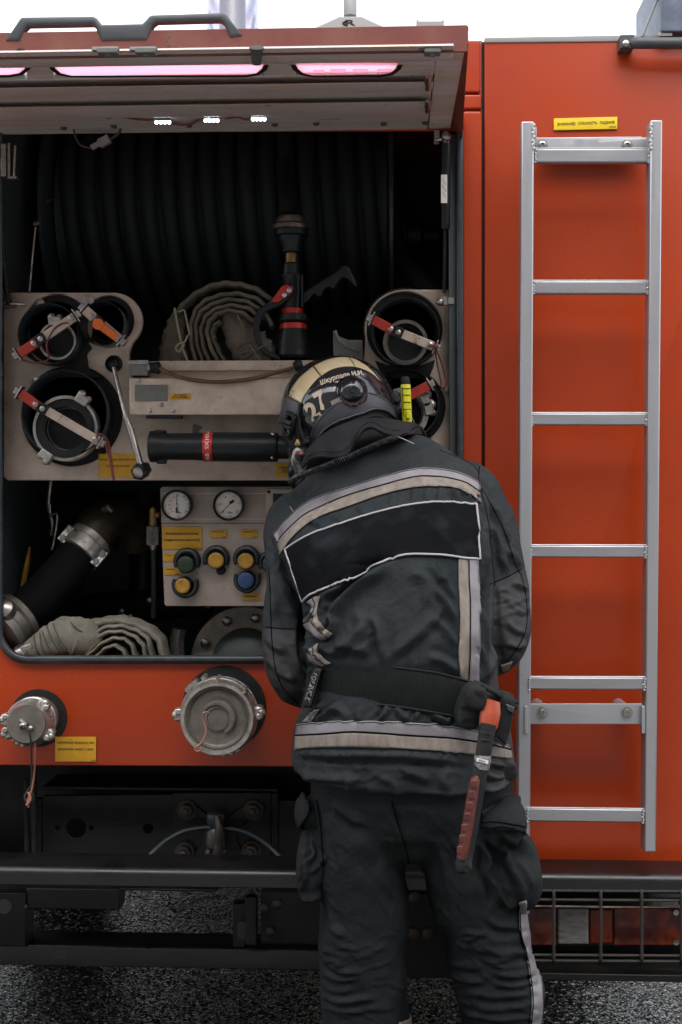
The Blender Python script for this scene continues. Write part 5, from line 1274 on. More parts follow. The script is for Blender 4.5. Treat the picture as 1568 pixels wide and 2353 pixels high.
# ---------------------------------------------- jacket
m = MB()
TR = [((676, 1768), (1184, 1790), YH, .168), ((666, 1745), (1186, 1765), YH, .17), ((672, 1700), (1176, 1705), YH, .168), ((684, 1650), (1166, 1660), YH, .163), ((700, 1600), (1152, 1615), YH, .155), ((712, 1560), (1146, 1585), YH, .148), ((714, 1525), (1146, 1550), YH, .15),
      ((706, 1495), (1142, 1510), YH, .16), ((704, 1440), (1138, 1440), YH + .005, .165), ((694, 1385), (1134, 1360), YH + .015, .162), ((668, 1330), (1130, 1280), YH + .03, .158), ((648, 1270), (1126, 1200), YH + .05, .152), ((645, 1215), (1116, 1140), YH + .08, .142),
      ((672, 1165), (1098, 1098), YH + .11, .125), ((702, 1125), (1060, 1062), YH + .14, .125), ((738, 1085), (1015, 1030), YH + .155, .125), ((780, 1052), (980, 1008), YH + .165, .11), ((820, 1035), (950, 1000), YH + .18, .085)]
m.loft([ring(*t) for t in TR])
limb(m, [(720, 1150, -.30, 46), (682, 1180, -.30, 61), (664, 1230, -.31, 57), (656, 1300, -.33, 50), (652, 1380, -.35, 46), (652, 1450, -.37, 46), (658, 1510, -.39, 50), (676, 1560, -.38, 52), (706, 1580, -.32, 46), (745, 1560, -.22, 38), (800, 1520, -.12, 32)])
limb(m, [(790, 1085, -.33, 30), (750, 1104, -.335, 34), (715, 1128, -.33, 38), (685, 1160, -.32, 44)])
limb(m, [(1040, 1110, -.28, 44), (1078, 1125, -.29, 56), (1104, 1170, -.30, 58), (1128, 1230, -.32, 60), (1144, 1300, -.34, 58), (1156, 1380, -.36, 58), (1158, 1440, -.38, 58), (1140, 1490, -.38, 52), (1105, 1510, -.30, 46), (1060, 1500, -.20, 38), (1010, 1490, -.12, 32)])
me = voxel(m, 'jacket', m_navy, .0045, 7)
J = lambda pts, w, a, val=.6: (C(c5, pts), w, a, val)
H6 = lambda pts, w, a, val=.6: (C(c6, pts), w, a, val)
st = [J([(730, 640), (640, 700), (560, 780), (480, 860), (425, 930), (395, 985)], 13, .016, .9), J([(700, 690), (600, 740), (520, 800), (450, 860), (380, 880)], 9, .008), J([(425, 925), (445, 960), (430, 1010), (380, 1060)], 7, .012, .8),
      J([(530, 710), (450, 780), (370, 810)], 8, .009), J([(640, 930), (670, 990), (690, 1080), (705, 1180)], 9, .010, .7), J([(720, 1180), (780, 1120), (900, 1030), (1020, 900)], 14, .008), J([(440, 1080), (520, 1100), (640, 1130)], 14, .008),
      J([(420, 1140), (500, 1080), (600, 980)], 12, .007), J([(1040, 660), (1060, 740), (1110, 830)], 8, .007), J([(1010, 780), (1060, 850), (1115, 950)], 8, .008), J([(980, 640), (1010, 700), (1060, 730)], 8, .005), J([(1120, 1100), (1060, 1000), (980, 940)], 10, .006), J([(1125, 1240), (1040, 1180), (950, 1160)], 11, .007),
      J([(1022, 215), (1012, 290)], 5, .006), J([(955, 220), (940, 290)], 5, .005), J([(1090, 220), (1130, 290)], 6, .008, .9), J([(1150, 225), (1190, 290)], 6, .007), J([(880, 230), (870, 300)], 5, .004), J([(760, 240), (750, 320)], 5, .004), J([(560, 310), (600, 350)], 7, .005), J([(300, 390), (360, 430)], 7, .006), J([(420, 360), (470, 400)], 7, .005),
      J([(125, 600), (140, 650), (180, 730), (220, 800), (255, 860)], 8, -.006, .4), J([(90, 470), (130, 600), (115, 680)], 7, .008), J([(270, 870), (300, 900), (275, 960), (290, 1020), (340, 1050)], 8, -.010, .6), J([(330, 880), (350, 960), (400, 1010)], 7, .010), J([(280, 1060), (350, 1070), (420, 1050)], 7, -.014, .5), J([(290, 1110), (340, 1120), (370, 1170)], 7, .012), J([(270, 1170), (280, 1220), (340, 1190)], 7, -.010),
      J([(350, 1100), (420, 1130), (470, 1150)], 8, .007), J([(1250, 190), (1255, 300), (1290, 390), (1275, 470)], 8, -.014, .5), J([(1295, 395), (1275, 520), (1300, 700)], 8, .009), J([(1330, 420), (1370, 560), (1390, 690)], 9, .008), J([(1310, 300), (1360, 400), (1410, 520)], 9, .006), J([(1400, 560), (1440, 620), (1460, 660)], 7, .007),
      J([(1300, 740), (1310, 900), (1330, 1060), (1360, 1180)], 10, -.018, .4), J([(1255, 620), (1270, 800), (1260, 1000), (1270, 1250)], 8, -.008, .4), J([(1285, 900), (1320, 1100), (1300, 1300)], 8, .009), J([(1260, 1080), (1290, 1200), (1270, 1300)], 7, .007), J([(1440, 740), (1480, 770), (1500, 790)], 7, .006), J([(1450, 890), (1490, 910), (1520, 880)], 7, .003), J([(1400, 960), (1450, 1010), (1500, 1020)], 7, .004),
      J([(1400, 1080), (1450, 1100), (1500, 1080)], 7, .006), J([(60, 700), (90, 850), (80, 960)], 10, .006), J([(120, 750), (170, 860), (200, 960)], 12, .006), J([(70, 1050), (100, 1100), (160, 1130)], 9, .007), J([(80, 1180), (130, 1250), (220, 1290)], 10, .008), J([(250, 900), (250, 1100), (270, 1250)], 10, -.014, .4),
      J([(500, 650), (800, 600)], 6, -.004, .2),
      J([(820, 720), (900, 700), (960, 760), (940, 880)], 16, .006), J([(560, 900), (600, 1000), (560, 1100)], 14, .006)]
st += [H6([(375, 318), (300, 370), (240, 405)], 7, .010), H6([(640, 320), (625, 360), (600, 405)], 6, .010, .9), H6([(690, 325), (720, 370), (760, 405)], 7, .007), H6([(330, 330), (400, 360), (420, 405)], 8, .006), H6([(905, 365), (940, 390), (1000, 420)], 7, .010, .9), H6([(500, 330), (480, 370), (500, 405)], 7, .006), H6([(280, 310), (250, 340), (200, 400)], 6, .008), H6([(820, 345), (800, 400)], 6, .006), H6([(1030, 380), (1010, 430)], 6, -.008),
       H6([(100, 625), (300, 640), (500, 648), (700, 652), (900, 668), (1090, 680)], 4, -.006, .3), H6([(110, 590), (300, 600), (550, 600), (800, 610), (1100, 640)], 8, .006), H6([(90, 700), (180, 720), (300, 735), (500, 745)], 10, .007), H6([(740, 680), (820, 720), (900, 740)], 12, .006), H6([(1000, 660), (960, 740), (1000, 800)], 12, .006), H6([(200, 640), (180, 700), (220, 760)], 9, .005),
       H6([(420, 700), (430, 760), (400, 800)], 9, .005), H6([(100, 770), (300, 828), (500, 840), (690, 850), (900, 838), (1100, 815)], 6, .010, .2), H6([(1180, 640), (1300, 660), (1340, 690)], 7, .009), H6([(1190, 700), (1260, 730), (1330, 720)], 8, .008), H6([(1340, 620), (1370, 700), (1390, 790)], 7, .010), H6([(1180, 800), (1260, 790), (1340, 760)], 7, .010),
       H6([(560, 700), (680, 770), (700, 840)], 9, .004)]
for k in range(16):      # small puckers just under the waist tape and above the belt
    x = 150 + k * 60; st.append(H6([(x + 6 * math.sin(k), 575 + k * .8), (x + 12 * math.sin(k * 2.1), 610 + k * .8)], 4, .0045, .6))
def little(st, n, f, x0, x1, y0, y1, amp, ang, sp):
    for _ in range(n):
        x, y = rnd.uniform(x0, x1), rnd.uniform(y0, y1); a = math.radians(ang + rnd.uniform(-sp, sp)); l = rnd.uniform(25, 80)
        st.append(([f(x - l * math.cos(a), y - l * math.sin(a)), f(x + 8 * rnd.uniform(-1, 1), y + 8 * rnd.uniform(-1, 1)), f(x + l * math.cos(a), y + l * math.sin(a))], rnd.uniform(3, 6), .6 * amp * rnd.uniform(.4, 1), .6))
little(st, 40, c5, 350, 1100, 650, 1180, .004, 125, 35); little(st, 16, c5, 80, 250, 500, 980, .0035, 60, 40); little(st, 22, c5, 1290, 1450, 300, 740, .0035, 70, 30); little(st, 14, c5, 1330, 1500, 780, 1130, .003, 20, 50); little(st, 12, c5, 70, 260, 1020, 1380, .003, 40, 50)
little(st, 18, c5, 300, 1100, 0, 120, .0025, 160, 30); little(st, 14, c5, 250, 1200, 240, 300, .003, 80, 30); little(st, 26, c6, 120, 1080, 660, 820, .0035, 20, 60); little(st, 12, c6, 250, 1000, 330, 400, .004, 100, 40)
sculpt(me, st, ((3.5, .010), (9, .007), (24, .003)), 1.7, 1.45)
def zone(u, v, cen):
    z = np.zeros(len(u), int)
    lx, ly = (u - 591.6) * 2.4375, (v - 1034) * 2.4375
    left = (lx < 300) & (ly > 1000 + (lx - 50) * .05) & (v < 1640) & ((lx < 262) | (cen[:, 1] > -.40))
    right = (lx > 1300) & (ly > 748 - (lx - 1300) * .5)
    z[left | right] = 1
    return z
jk, bvJ = finish(me, 'jacket', [m_navy, m_elbowp], PE, zone)
# reflective bands: a silvery half above a beige half
def two(Tp, Mp, Bp, f, nl=70, off=.0025):
    o = dstrip(bvJ, C(f, Tp), C(f, Mp), off, nl, 6, 'reflective_band', m_tapea, jk)
    dstrip(bvJ, C(f, Mp), C(f, Bp), off + .0006, nl, 6, 'beige_band', m_tapeb, jk)
    for pp, sh in ((Tp, 7), (Mp, -5)): dline(bvJ, [(a, b_ + sh / 2.4) for a, b_ in C(f, pp)], off + .0014, .0006, 'band_stitching', m_thread, jk)
    dline(bvJ, C(f, Mp), off + .0012, .0011, 'band_fold', m_thread, jk)
two([(92, 475), (150, 410), (250, 315), (350, 262), (500, 215), (700, 150), (880, 108), (1000, 108), (1100, 122), (1180, 150), (1243, 190)],
    [(112, 525), (175, 455), (265, 375), (360, 325), (500, 265), (700, 205), (880, 160), (1000, 157), (1100, 172), (1175, 198), (1246, 243)],
    [(134, 588), (195, 500), (280, 420), (370, 370), (500, 325), (700, 255), (880, 215), (1000, 210), (1095, 215), (1180, 245), (1250, 300)], c5, 90)
def vert(Lp, Mp, Rp, f, nl=50):
    dstrip(bvJ, C(f, Lp), C(f, Mp), .0025, nl, 5, 'beige_band', m_tapeb, jk); dstrip(bvJ, C(f, Mp), C(f, Rp), .003, nl, 5, 'reflective_band', m_tapea, jk)
    dline(bvJ, C(f, Mp), .0042, .001, 'band_fold', m_thread, jk)
vert([(1123, 612), (1125, 760), (1130, 850), (1134, 1000), (1126, 1120), (1134, 1282)], [(1178, 612), (1182, 750), (1187, 850), (1187, 1000), (1185, 1130), (1178, 1292)], [(1237, 612), (1237, 700), (1242, 850), (1245, 1000), (1245, 1150), (1234, 1305)], c5, 80)
def vert2(Lp, Mp, Rp):
    dstrip(bvJ, C(c5, Lp), C(c5, Mp), .003, 44, 4, 'reflective_band', m_tapea, jk); dstrip(bvJ, C(c5, Mp), C(c5, Rp), .0035, 44, 4, 'beige_band', m_tapeb, jk)
    dline(bvJ, C(c5, Mp), .0048, .001, 'band_fold', m_thread, jk)
vert2([(282, 850), (312, 875), (268, 945), (272, 990), (320, 1035), (385, 1068)], [(318, 830), (330, 872), (302, 930), (312, 975), (350, 1015), (398, 1045)], [(358, 815), (347, 865), (332, 915), (345, 960), (380, 1000), (416, 1022)])
vert2([(292, 1120), (290, 1155), (310, 1185), (368, 1208)], [(318, 1105), (316, 1140), (345, 1170), (394, 1200)], [(347, 1092), (342, 1130), (378, 1168), (418, 1192)])
two([(130, 425), (300, 408), (550, 405), (750, 412), (1000, 435), (1170, 470), (1330, 545)], [(125, 492), (300, 480), (450, 470), (600, 478), (800, 492), (1000, 505), (1170, 530), (1338, 570)], [(120, 570), (250, 556), (500, 553), (800, 570), (1000, 585), (1170, 600), (1346, 620)], c6, 90)
dstrip(bvJ, C(c6, [(165, 412), (190, 385), (222, 340)]), C(c6, [(188, 412), (205, 385), (236, 337)]), .003, 12, 3, 'reflective_band', m_tapea, jk)
dstrip(bvJ, C(c6, [(190, 412), (206, 386), (237, 338)]), C(c6, [(212, 412), (228, 385), (254, 334)]), .003, 12, 3, 'beige_band', m_tapeb, jk)
# big back patch edged with white piping
top = [(165, 558), (300, 478), (500, 407), (700, 347), (850, 314), (1000, 297), (1120, 300), (1225, 306)]; bot = [(262, 846), (310, 805), (400, 775), (520, 722), (600, 680), (700, 637), (800, 597), (880, 587), (1050, 592), (1150, 606), (1248, 611)]
pa = dstrip(bvJ, C(c5, top), C(c5, bot), .004, 90, 26, 'back_patch', m_patch, jk, .003)
out_ = [(300, 478), (500, 407), (700, 347), (850, 314), (1000, 297), (1120, 300), (1222, 306)], [(1222, 306), (1233, 330), (1238, 420), (1240, 540), (1250, 611)], [(1250, 611), (1150, 606), (1050, 591), (880, 586), (800, 596), (700, 636), (600, 679), (530, 698), (512, 724), (400, 775), (310, 805), (264, 850)], [(264, 850), (240, 800), (196, 742), (178, 660), (160, 572), (180, 542), (300, 478)]
pv = pa.data.vertices; o_ = wloc(jk); G = lambda i, k: pv[i * 27 + k].co + o_ + AY * .0016
for seg in ([G(i, 0) for i in range(90)], [G(i, 26) for i in range(90)], [G(0, k) for k in range(27)], [G(89, k) for k in range(27)]): MB().tube(seg, .0021, 8).build('patch_piping', m_pipe, jk)
# seams
for seg in ([(65, 655), (72, 800), (78, 1000)], [(78, 1000), (85, 1100), (105, 1240), (150, 1340), (230, 1420)], [(48, 992), (120, 1000), (200, 1003), (290, 1008)], [(1245, 90), (1243, 180), (1300, 290), (1370, 420), (1420, 560), (1445, 640), (1478, 700)], [(1478, 700), (1502, 800), (1512, 920), (1500, 1020), (1450, 1120), (1400, 1180)], [(1302, 752), (1400, 710), (1482, 665)],
            [(1020, 0), (1120, 40), (1200, 80), (1245, 130)], [(225, 170), (160, 260), (95, 400), (88, 470)], [(1245, 190), (1290, 380), (1310, 560), (1330, 760)]):
    dline(bvJ, C(c5, seg), -.0002, .0013, 'seam', m_thread, jk)
for seg in ([(95, 640), (400, 648), (700, 656), (1090, 684)],): dline(bvJ, C(c6, seg), .0004, .001, 'hem_stitching', m_thread, jk)
for x, y in ((335, 800), (828, 822)):
    q = hit(bvJ, *c6(x, y), .001); MB().tube([q + Vector((.0032 * math.cos(a), 0, .0038 * math.sin(a))) for a in [2 * PI * k / 16 for k in range(16)]], .0009, 6, closed=True).build('eyelet', m_bright, jk)
# loose threads
for seg in ([(210, 355), (200, 335), (190, 320)],):
    dline(bvJ, C(c5, seg), .004, .0005, 'loose_thread', m_pipe, jk)
# flag patch on the far upper arm
q = P(1166, 1196, -.30); MB().obox(q, (.004, 0, 0), (0, .02, 0), (0, 0, .020)).build('sleeve_patch', m_black, jk, bevel=.001)
MB().obox(q + Vector((.0045, 0, 0)), (.0008, 0, 0), (0, .02, 0), (.0012, 0, .0205)).build('patch_trim', m_yel, jk)
# sleeve cuff edge seen under the right elbow
dstrip(bvJ, C(c5, [(1362, 1200), (1400, 1190), (1425, 1180)]), C(c5, [(1368, 1235), (1400, 1225), (1420, 1195)]), .003, 10, 3, 'cuff_tape', m_tapeb, jk)

# collar flaring over the neck
Tc = [(690, 1062, -.27), (703, 1040, -.29), (724, 1016, -.31), (752, 994, -.32), (784, 978, -.325), (815, 968, -.325), (850, 963, -.32), (890, 964, -.31), (925, 970, -.29), (950, 974, -.26), (968, 982, -.22), (979, 1000, -.19)]
Bc = [(696, 1078, -.33), (712, 1060, -.36), (735, 1052, -.39), (765, 1053, -.41), (788, 1050, -.42), (808, 1034, -.42), (820, 1012, -.42), (834, 992, -.42), (856, 985, -.42), (884, 998, -.42), (912, 1003, -.40), (934, 997, -.36)]
a, b_ = resample(Tc, 90), resample(Bc, 90); rows = []
for k in range(13):
    t = k / 12; rows.append([P(*(a[i] * (1 - t) + b_[i] * t + np.array([0, 0, -.020 * math.sin(PI * t)]) + np.array([0, 0, .006 * math.sin(i * .33 + 1) * t]))) for i in range(90)])
cl = MB().grid(rows).build('collar', m_collar, jk, angle=180, solid=.004, weld=False)
MB().tube([q + Vector((0, -.002, .003)) for q in rows[12]], .0022, 8).tube([q + Vector((0, -.001, 0)) for q in rows[0]], .0022, 8).build('collar_edge', m_collar, cl)
MB().tube([q + Vector((0, -.0035, .012)) for q in rows[12][:86]], .0006, 5).build('collar_stitching', m_thread, cl)
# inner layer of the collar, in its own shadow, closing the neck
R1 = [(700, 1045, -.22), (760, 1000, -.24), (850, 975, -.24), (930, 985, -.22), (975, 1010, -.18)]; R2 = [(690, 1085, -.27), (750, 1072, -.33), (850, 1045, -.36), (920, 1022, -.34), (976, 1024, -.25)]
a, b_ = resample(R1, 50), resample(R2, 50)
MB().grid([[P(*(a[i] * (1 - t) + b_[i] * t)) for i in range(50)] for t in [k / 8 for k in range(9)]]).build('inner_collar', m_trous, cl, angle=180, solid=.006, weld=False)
a = resample([(934, 997, -.355), (952, 980, -.30), (962, 978, -.25), (974, 990, -.235), (980, 1006, -.22), (974, 1024, -.22)], 30); b_ = resample([(912, 1008, -.33), (930, 1012, -.30), (944, 1015, -.27), (955, 1020, -.25), (962, 1024, -.24), (966, 1028, -.235)], 30)
MB().grid([[P(*(a[i] * (1 - t) + b_[i] * t + np.array([0, 0, .02 * math.sin(PI * t)]))) for i in range(30)] for t in [k / 8 for k in range(9)]]).build('collar_tip', m_collar, cl, angle=180, solid=.004, weld=False)
# curly radio cable
path = PP([(668, 1106, -.36), (690, 1094, -.40), (720, 1082, -.44), (760, 1066, -.455), (800, 1050, -.46), (850, 1028, -.455), (890, 1012, -.445), (914, 1004, -.43)])
L_ = [0.]
for i in range(1, len(path)): L_.append(L_[-1] + (path[i] - path[i - 1]).length)
nC = 760; pts_ = []
for i in range(nC):
    s_ = L_[-1] * i / (nC - 1); k = min(max(0, next((j for j in range(len(L_)) if L_[j] >= s_), 1) - 1), len(path) - 2); t = (s_ - L_[k]) / (L_[k + 1] - L_[k]); p = path[k].lerp(path[k + 1], t); d = (path[k + 1] - path[k]).normalized(); X, Y = axes_for(d)
    a = i / nC * 2 * PI * 60; pts_.append(p + (X * math.cos(a) + Y * math.sin(a)) * .0052)
MB().tube(pts_, .0016, 5).build('curly_cable', m_blkplastic, PE)
MB().tube([P(914, 1003, -.43), P(935, 1012, -.42), P(952, 1020, -.40)], .0009, 6).build('cord_tail', m_pipe, PE)

# ---------------------------------------------- belt with pouches
def belt_edge(u, top):
    pt_ = [(700, 1536), (741, 1527), (820, 1526), (914, 1531), (1000, 1542), (1055, 1556), (1095, 1568), (1160, 1592)] if top else [(700, 1626), (729, 1617), (800, 1616), (890, 1622), (970, 1634), (1047, 1648), (1100, 1660), (1160, 1680)]
    return float(np.interp(u, [p[0] for p in pt_], [p[1] for p in pt_]))
rows = []
for w_, ex in ((0, 0), (.25, .002), (.5, .003), (.75, .002), (1, 0)):
    r = []
    for k in range(96):
        t = 2 * PI * k / 96; ct, st_ = math.cos(t), math.sin(t); yc = YH; hd = .153 + ex
        cx_, hx = 929, 219 + ex * 900
        y = yc - hd * abs(st_) ** .8 * (1 if st_ > 0 else -1); sc_ = (yc + 2.9) / (y + 2.9)
        xw = P(cx_, 1580, yc).x + hx * S(yc) * abs(ct) ** .8 * (1 if ct > 0 else -1)
        uu, _v = proj(np.array([[xw, y, 1.15]])); uu = float(uu[0])
        if st_ >= -.02: vv = belt_edge(uu, True) * (1 - w_) + belt_edge(uu, False) * w_
        else:
            ue = 712 if ct < 0 else 1146; ye = yc; vv = (belt_edge(ue, True) * (1 - w_) + belt_edge(ue, False) * w_); vv = 1150 + (vv - 1150) * (ye + 2.9) / (y + 2.9)
        r.append(Vector((xw, y, P(uu, vv, y).z)))
    rows.append(r)
mb = MB(); nR = len(rows[0]); base = 0
for r in rows: mb.v += r
for i in range(len(rows) - 1):
    for j in range(nR): mb.f.append((i * nR + j, i * nR + (j + 1) % nR, (i + 1) * nR + (j + 1) % nR, (i + 1) * nR + j))
be_ = mb.build('belt', m_web, PE, angle=180, solid=.005)
mb = MB()          # woven ribs standing across the webbing
import itertools
bvB = BVHTree.FromPolygons([q for r in rows for q in r], mb.f or [tuple(f) for f in [(i * nR + j, i * nR + (j + 1) % nR, (i + 1) * nR + (j + 1) % nR, (i + 1) * nR + j) for i in range(len(rows) - 1) for j in range(nR)]])
for k in range(92):
    uu = 742 + k * 4.05; t0, t1 = belt_edge(uu, True) + 3, belt_edge(uu, False) - 3; sl_k = -.055
    q = [hit(bvB, uu + (vv - (t0 + t1) / 2) * -.07, vv, .0026) for vv in np.linspace(t0, t1, 9)]
    mb.tube(q, .0011, 5)
mb.build('webbing_rib', m_web, be_)
for e in (True, False):
    mb = MB(); uus = np.linspace(722, 1098, 60); mb.tube([hit(bvB, uu, belt_edge(uu, e) + (3 if e else -3), .003) for uu in uus], .0022, 6); mb.build('belt_edge', m_web, be_)
# keeper loop at the left end, with lettering
ku = lambda t, s_: (730 - 26 * t + s_, 1536 + 90 * t)
rowsK = []
for s_, dy in ((-9, .0), (-6, -.022), (6, -.024), (9, -.002)):
    rowsK.append([P(*ku(t, s_ + 2), -.52 + dy * 1.2 + .05 * 0) for t in np.linspace(0, 1, 12)])
kl = MB().grid(rowsK).build('belt_keeper', m_rub, be_, angle=60, solid=.004)
bvK = BVHTree.FromPolygons([q for r in rowsK for q in r], [(i * 12 + j, i * 12 + j + 1, i * 12 + 12 + j + 1, i * 12 + 12 + j) for i in range(3) for j in range(11)])
V, Fs = text_flat('I5.DUS.ROR', .01); ang = math.atan2(90, -26)
dd = np.array([-26, 90.]) / math.hypot(26, 90); nn_ = np.array([dd[1], -dd[0]])
MB().add([hit(bvK, *(np.array([717.5, 1578.]) - dd * a * 68 + nn_ * -1 * (-b2) * 9.5), .0028) for a, b2 in V], Fs).build('keeper_lettering', m_ladder, kl, weld=False)
# pouches
m = MB(); m.plate([C(c6, [(1030, 400), (1040, 330), (1075, 240), (1105, 212), (1160, 214), (1176, 240), (1172, 350), (1170, 440), (1120, 462), (1050, 448)])], -.635, .075, .010)
m.plate([C(c6, [(1078, 262), (1100, 216), (1150, 204), (1196, 206), (1216, 236), (1222, 300), (1206, 345), (1170, 358), (1110, 340)])], -.668, .05, .010)
me = voxel(m, 'pouch', m_web, .0035, 5); sculpt(me, [(C(c6, [(1050, 340), (1100, 352), (1165, 366)]), 5, -.005, .4), (C(c6, [(1120, 214), (1150, 260), (1190, 290)]), 5, -.003, .4), (C(c6, [(1060, 400), (1110, 390), (1160, 410)]), 5, .003, .4)], ((12, .006), (30, .003)), 8)
pch, bvP = finish(me, 'pouch', [m_pouch], PE)
dline(bvP, C(c6, [(1175, 205), (1205, 225), (1218, 265), (1208, 320), (1185, 348)]), .001, .0024, 'pouch_binding', m_web, pch)
m = MB(); m.plate([C(c6, [(1272, 248), (1330, 262), (1380, 290), (1364, 370), (1345, 470), (1330, 552), (1310, 566), (1275, 535), (1250, 508), (1262, 420), (1276, 330)])], -.56, .09, .009); me = voxel(m, 'pouch', m_web, .0035, 5); sculpt(me, [], ((12, .006),), 5)
pc2, bvP2 = finish(me, 'pouch', [m_pouch], PE)
dline(bvP2, C(c6, [(1295, 265), (1275, 400), (1255, 510), (1310, 560)]), .002, .0028, 'pouch_binding', m_web, pc2)
dline(bvP2, C(c6, [(1260, 500), (1310, 545), (1325, 555)]), .002, .002, 'pouch_binding', m_web, pc2)
dstrip(bvP2, C(c6, [(1315, 305), (1362, 325)]), C(c6, [(1328, 345), (1355, 362)]), .002, 6, 4, 'pouch_tab', m_seal, pc2)
MB().tube(PP([(1090, 1565, -.57), (1120, 1578, -.575), (1150, 1592, -.55), (1187, 1612, -.46)]), .006, 10, flat=.5).tube(PP([(1096, 1572, -.575), (1130, 1588, -.58), (1160, 1606, -.54), (1186, 1626, -.46)]), .004, 8).build('pouch_strap', m_web, PE)

# ---------------------------------------------- helmet
HC = P(779, 945, -.10)
hx, hz, hy = 135 * S(-.10), 128 * S(-.10), .145
m = MB(); rings = []
for i in range(1, 40):
    t = PI * i / 40; rings.append([HC + Vector((hx * math.sin(t) * math.cos(2 * PI * k / 72), hy * math.sin(t) * math.sin(2 * PI * k / 72), hz * math.cos(t))) for k in range(72)])
m.loft(rings)
he = m.build('helmet', m_helm, PE, angle=180)
bvH = BVHTree.FromPolygons([q for q in m.v], m.f)
K9 = lambda pts: C(c9, pts)
dstrip(bvH, K9([(203, 490), (225, 420), (300, 310), (400, 220), (470, 168), (600, 108), (720, 82), (830, 84), (920, 118), (1010, 175), (1090, 250), (1150, 325)]), K9([(335, 558), (350, 510), (410, 410), (480, 325), (540, 272), (640, 212), (760, 180), (870, 178), (950, 196), (1020, 226), (1090, 270), (1152, 330)]), .0012, 90, 10, 'cream_stripe', m_cream, he, .0012)
dline(bvH, K9([(452, 168), (490, 215), (535, 275)]), .0022, .0013, 'stripe_gap', m_black, he); dline(bvH, K9([(822, 84), (850, 120), (890, 180)]), .0022, .0008, 'stripe_gap', m_black, he)
for pts in ([(215, 498), (270, 535), (330, 560)], [(330, 560), (318, 700), (330, 850), (375, 950)]): dline(bvH, K9(pts), .002, .002, 'shell_joint', m_black, he)
# number and name
def on_helmet(tx, x, y, w_, h_, rot, name, bold=0., arcr=0., mat=m_creaml, off=.0016):
    V, Fs = text_flat(tx, bold); c, s_ = math.cos(math.radians(rot)), math.sin(math.radians(rot)); o = []
    for a, b2 in V:
        px, py = a * w_, -b2 * h_ + arcr * (a ** 2) * 4
        o.append(hit(bvH, *c9(x + px * c + py * s_, y - px * s_ + py * c), off))
    MB().add(o, Fs).build(name, mat, he, weld=False)
on_helmet('2', 446, 636, 118, 195, 33, 'number', .05); on_helmet('7', 540, 530, 112, 205, 28, 'number', .05)
on_helmet('Шкурпела И.И.', 750, 284, 455, 62, 13.5, 'name_lettering', .04, arcr=22, off=.003)
# left side guard, buckle, ear cup
ml = MB(); hp_p = [(205, 495), (160, 600), (120, 760), (118, 880), (150, 960), (200, 1040), (240, 1110)]; hp_q = [(332, 560), (322, 640), (318, 760), (328, 860), (350, 930), (380, 980), (420, 1030)]
sg = dstrip(bvH, K9(hp_p), K9(hp_q), .006, 40, 10, 'side_guard', m_helmg, he, .005)
m = MB(); blob(m, 684, 1010, -.13, 30, 60, .05, e=2.6, tilt=-8); blob(m, 700, 1045, -.16, 26, 30, .05)
m.build('ear_cup', m_blkplastic, he, angle=60)
m = MB()
for (x0_, y0_, x1_, y1_, w_) in ((190, 660, 262, 695, 24), (150, 740, 235, 775, 26), (150, 790, 225, 830, 22), (150, 850, 200, 910, 16)):
    m.bar(P(*c9(x0_, y0_), -.20), P(*c9(x1_, y1_), -.225), w_ / 4.55 * .00093, .006)
m.bar(P(*c9(190, 650), -.205), P(*c9(150, 880), -.19), .004, .008).bar(P(*c9(262, 690), -.225), P(*c9(215, 930), -.20), .004, .008); m.build('buckle', m_blkplastic, he, bevel=.002)
MB().tube([P(*c9(*q), -.22 + .0 * i) for i, q in enumerate(((300, 700), (310, 800), (350, 920), (385, 960)))], .0045, 8).ball(P(*c9(385, 965), -.225), .008).build('chin_strap', m_rub, he)
# gray rubber rim along the shell's lower edge, dark neck cloth under it
A = K9([(440, 1010), (445, 930), (475, 810), (560, 690), (650, 600), (760, 548), (860, 560), (930, 500), (975, 462), (1080, 478), (1180, 530), (1260, 610), (1310, 700), (1330, 760)])
B = K9([(480, 1000), (500, 930), (560, 840), (640, 775), (720, 735), (800, 705), (880, 680), (960, 655), (1060, 618), (1140, 620), (1210, 645), (1265, 690), (1295, 730), (1315, 775)])
gd = dstrip(bvH, A, B, .006, 90, 8, 'neck_guard', m_helmg, he, .005)
dline(bvH, A, .008, .0022, 'guard_edge', m_helmg, he); dline(bvH, B, .008, .0022, 'guard_edge', m_helmg, he)
Cc = K9([(470, 1060), (540, 1000), (600, 950), (680, 900), (760, 860), (850, 830), (930, 810), (1010, 800), (1080, 800), (1150, 810), (1210, 820), (1260, 830), (1290, 840), (1310, 850)])
dstrip(bvH, B, Cc, .003, 70, 6, 'neck_cloth', m_collar, he, .004)
dline(bvH, K9([(860, 760), (960, 715), (1060, 690), (1130, 700), (1180, 730)]), .010, .006, 'cloth_fold', m_collar, he); dline(bvH, K9([(780, 790), (900, 730), (1000, 715)]), .008, .005, 'cloth_fold', m_collar, he)
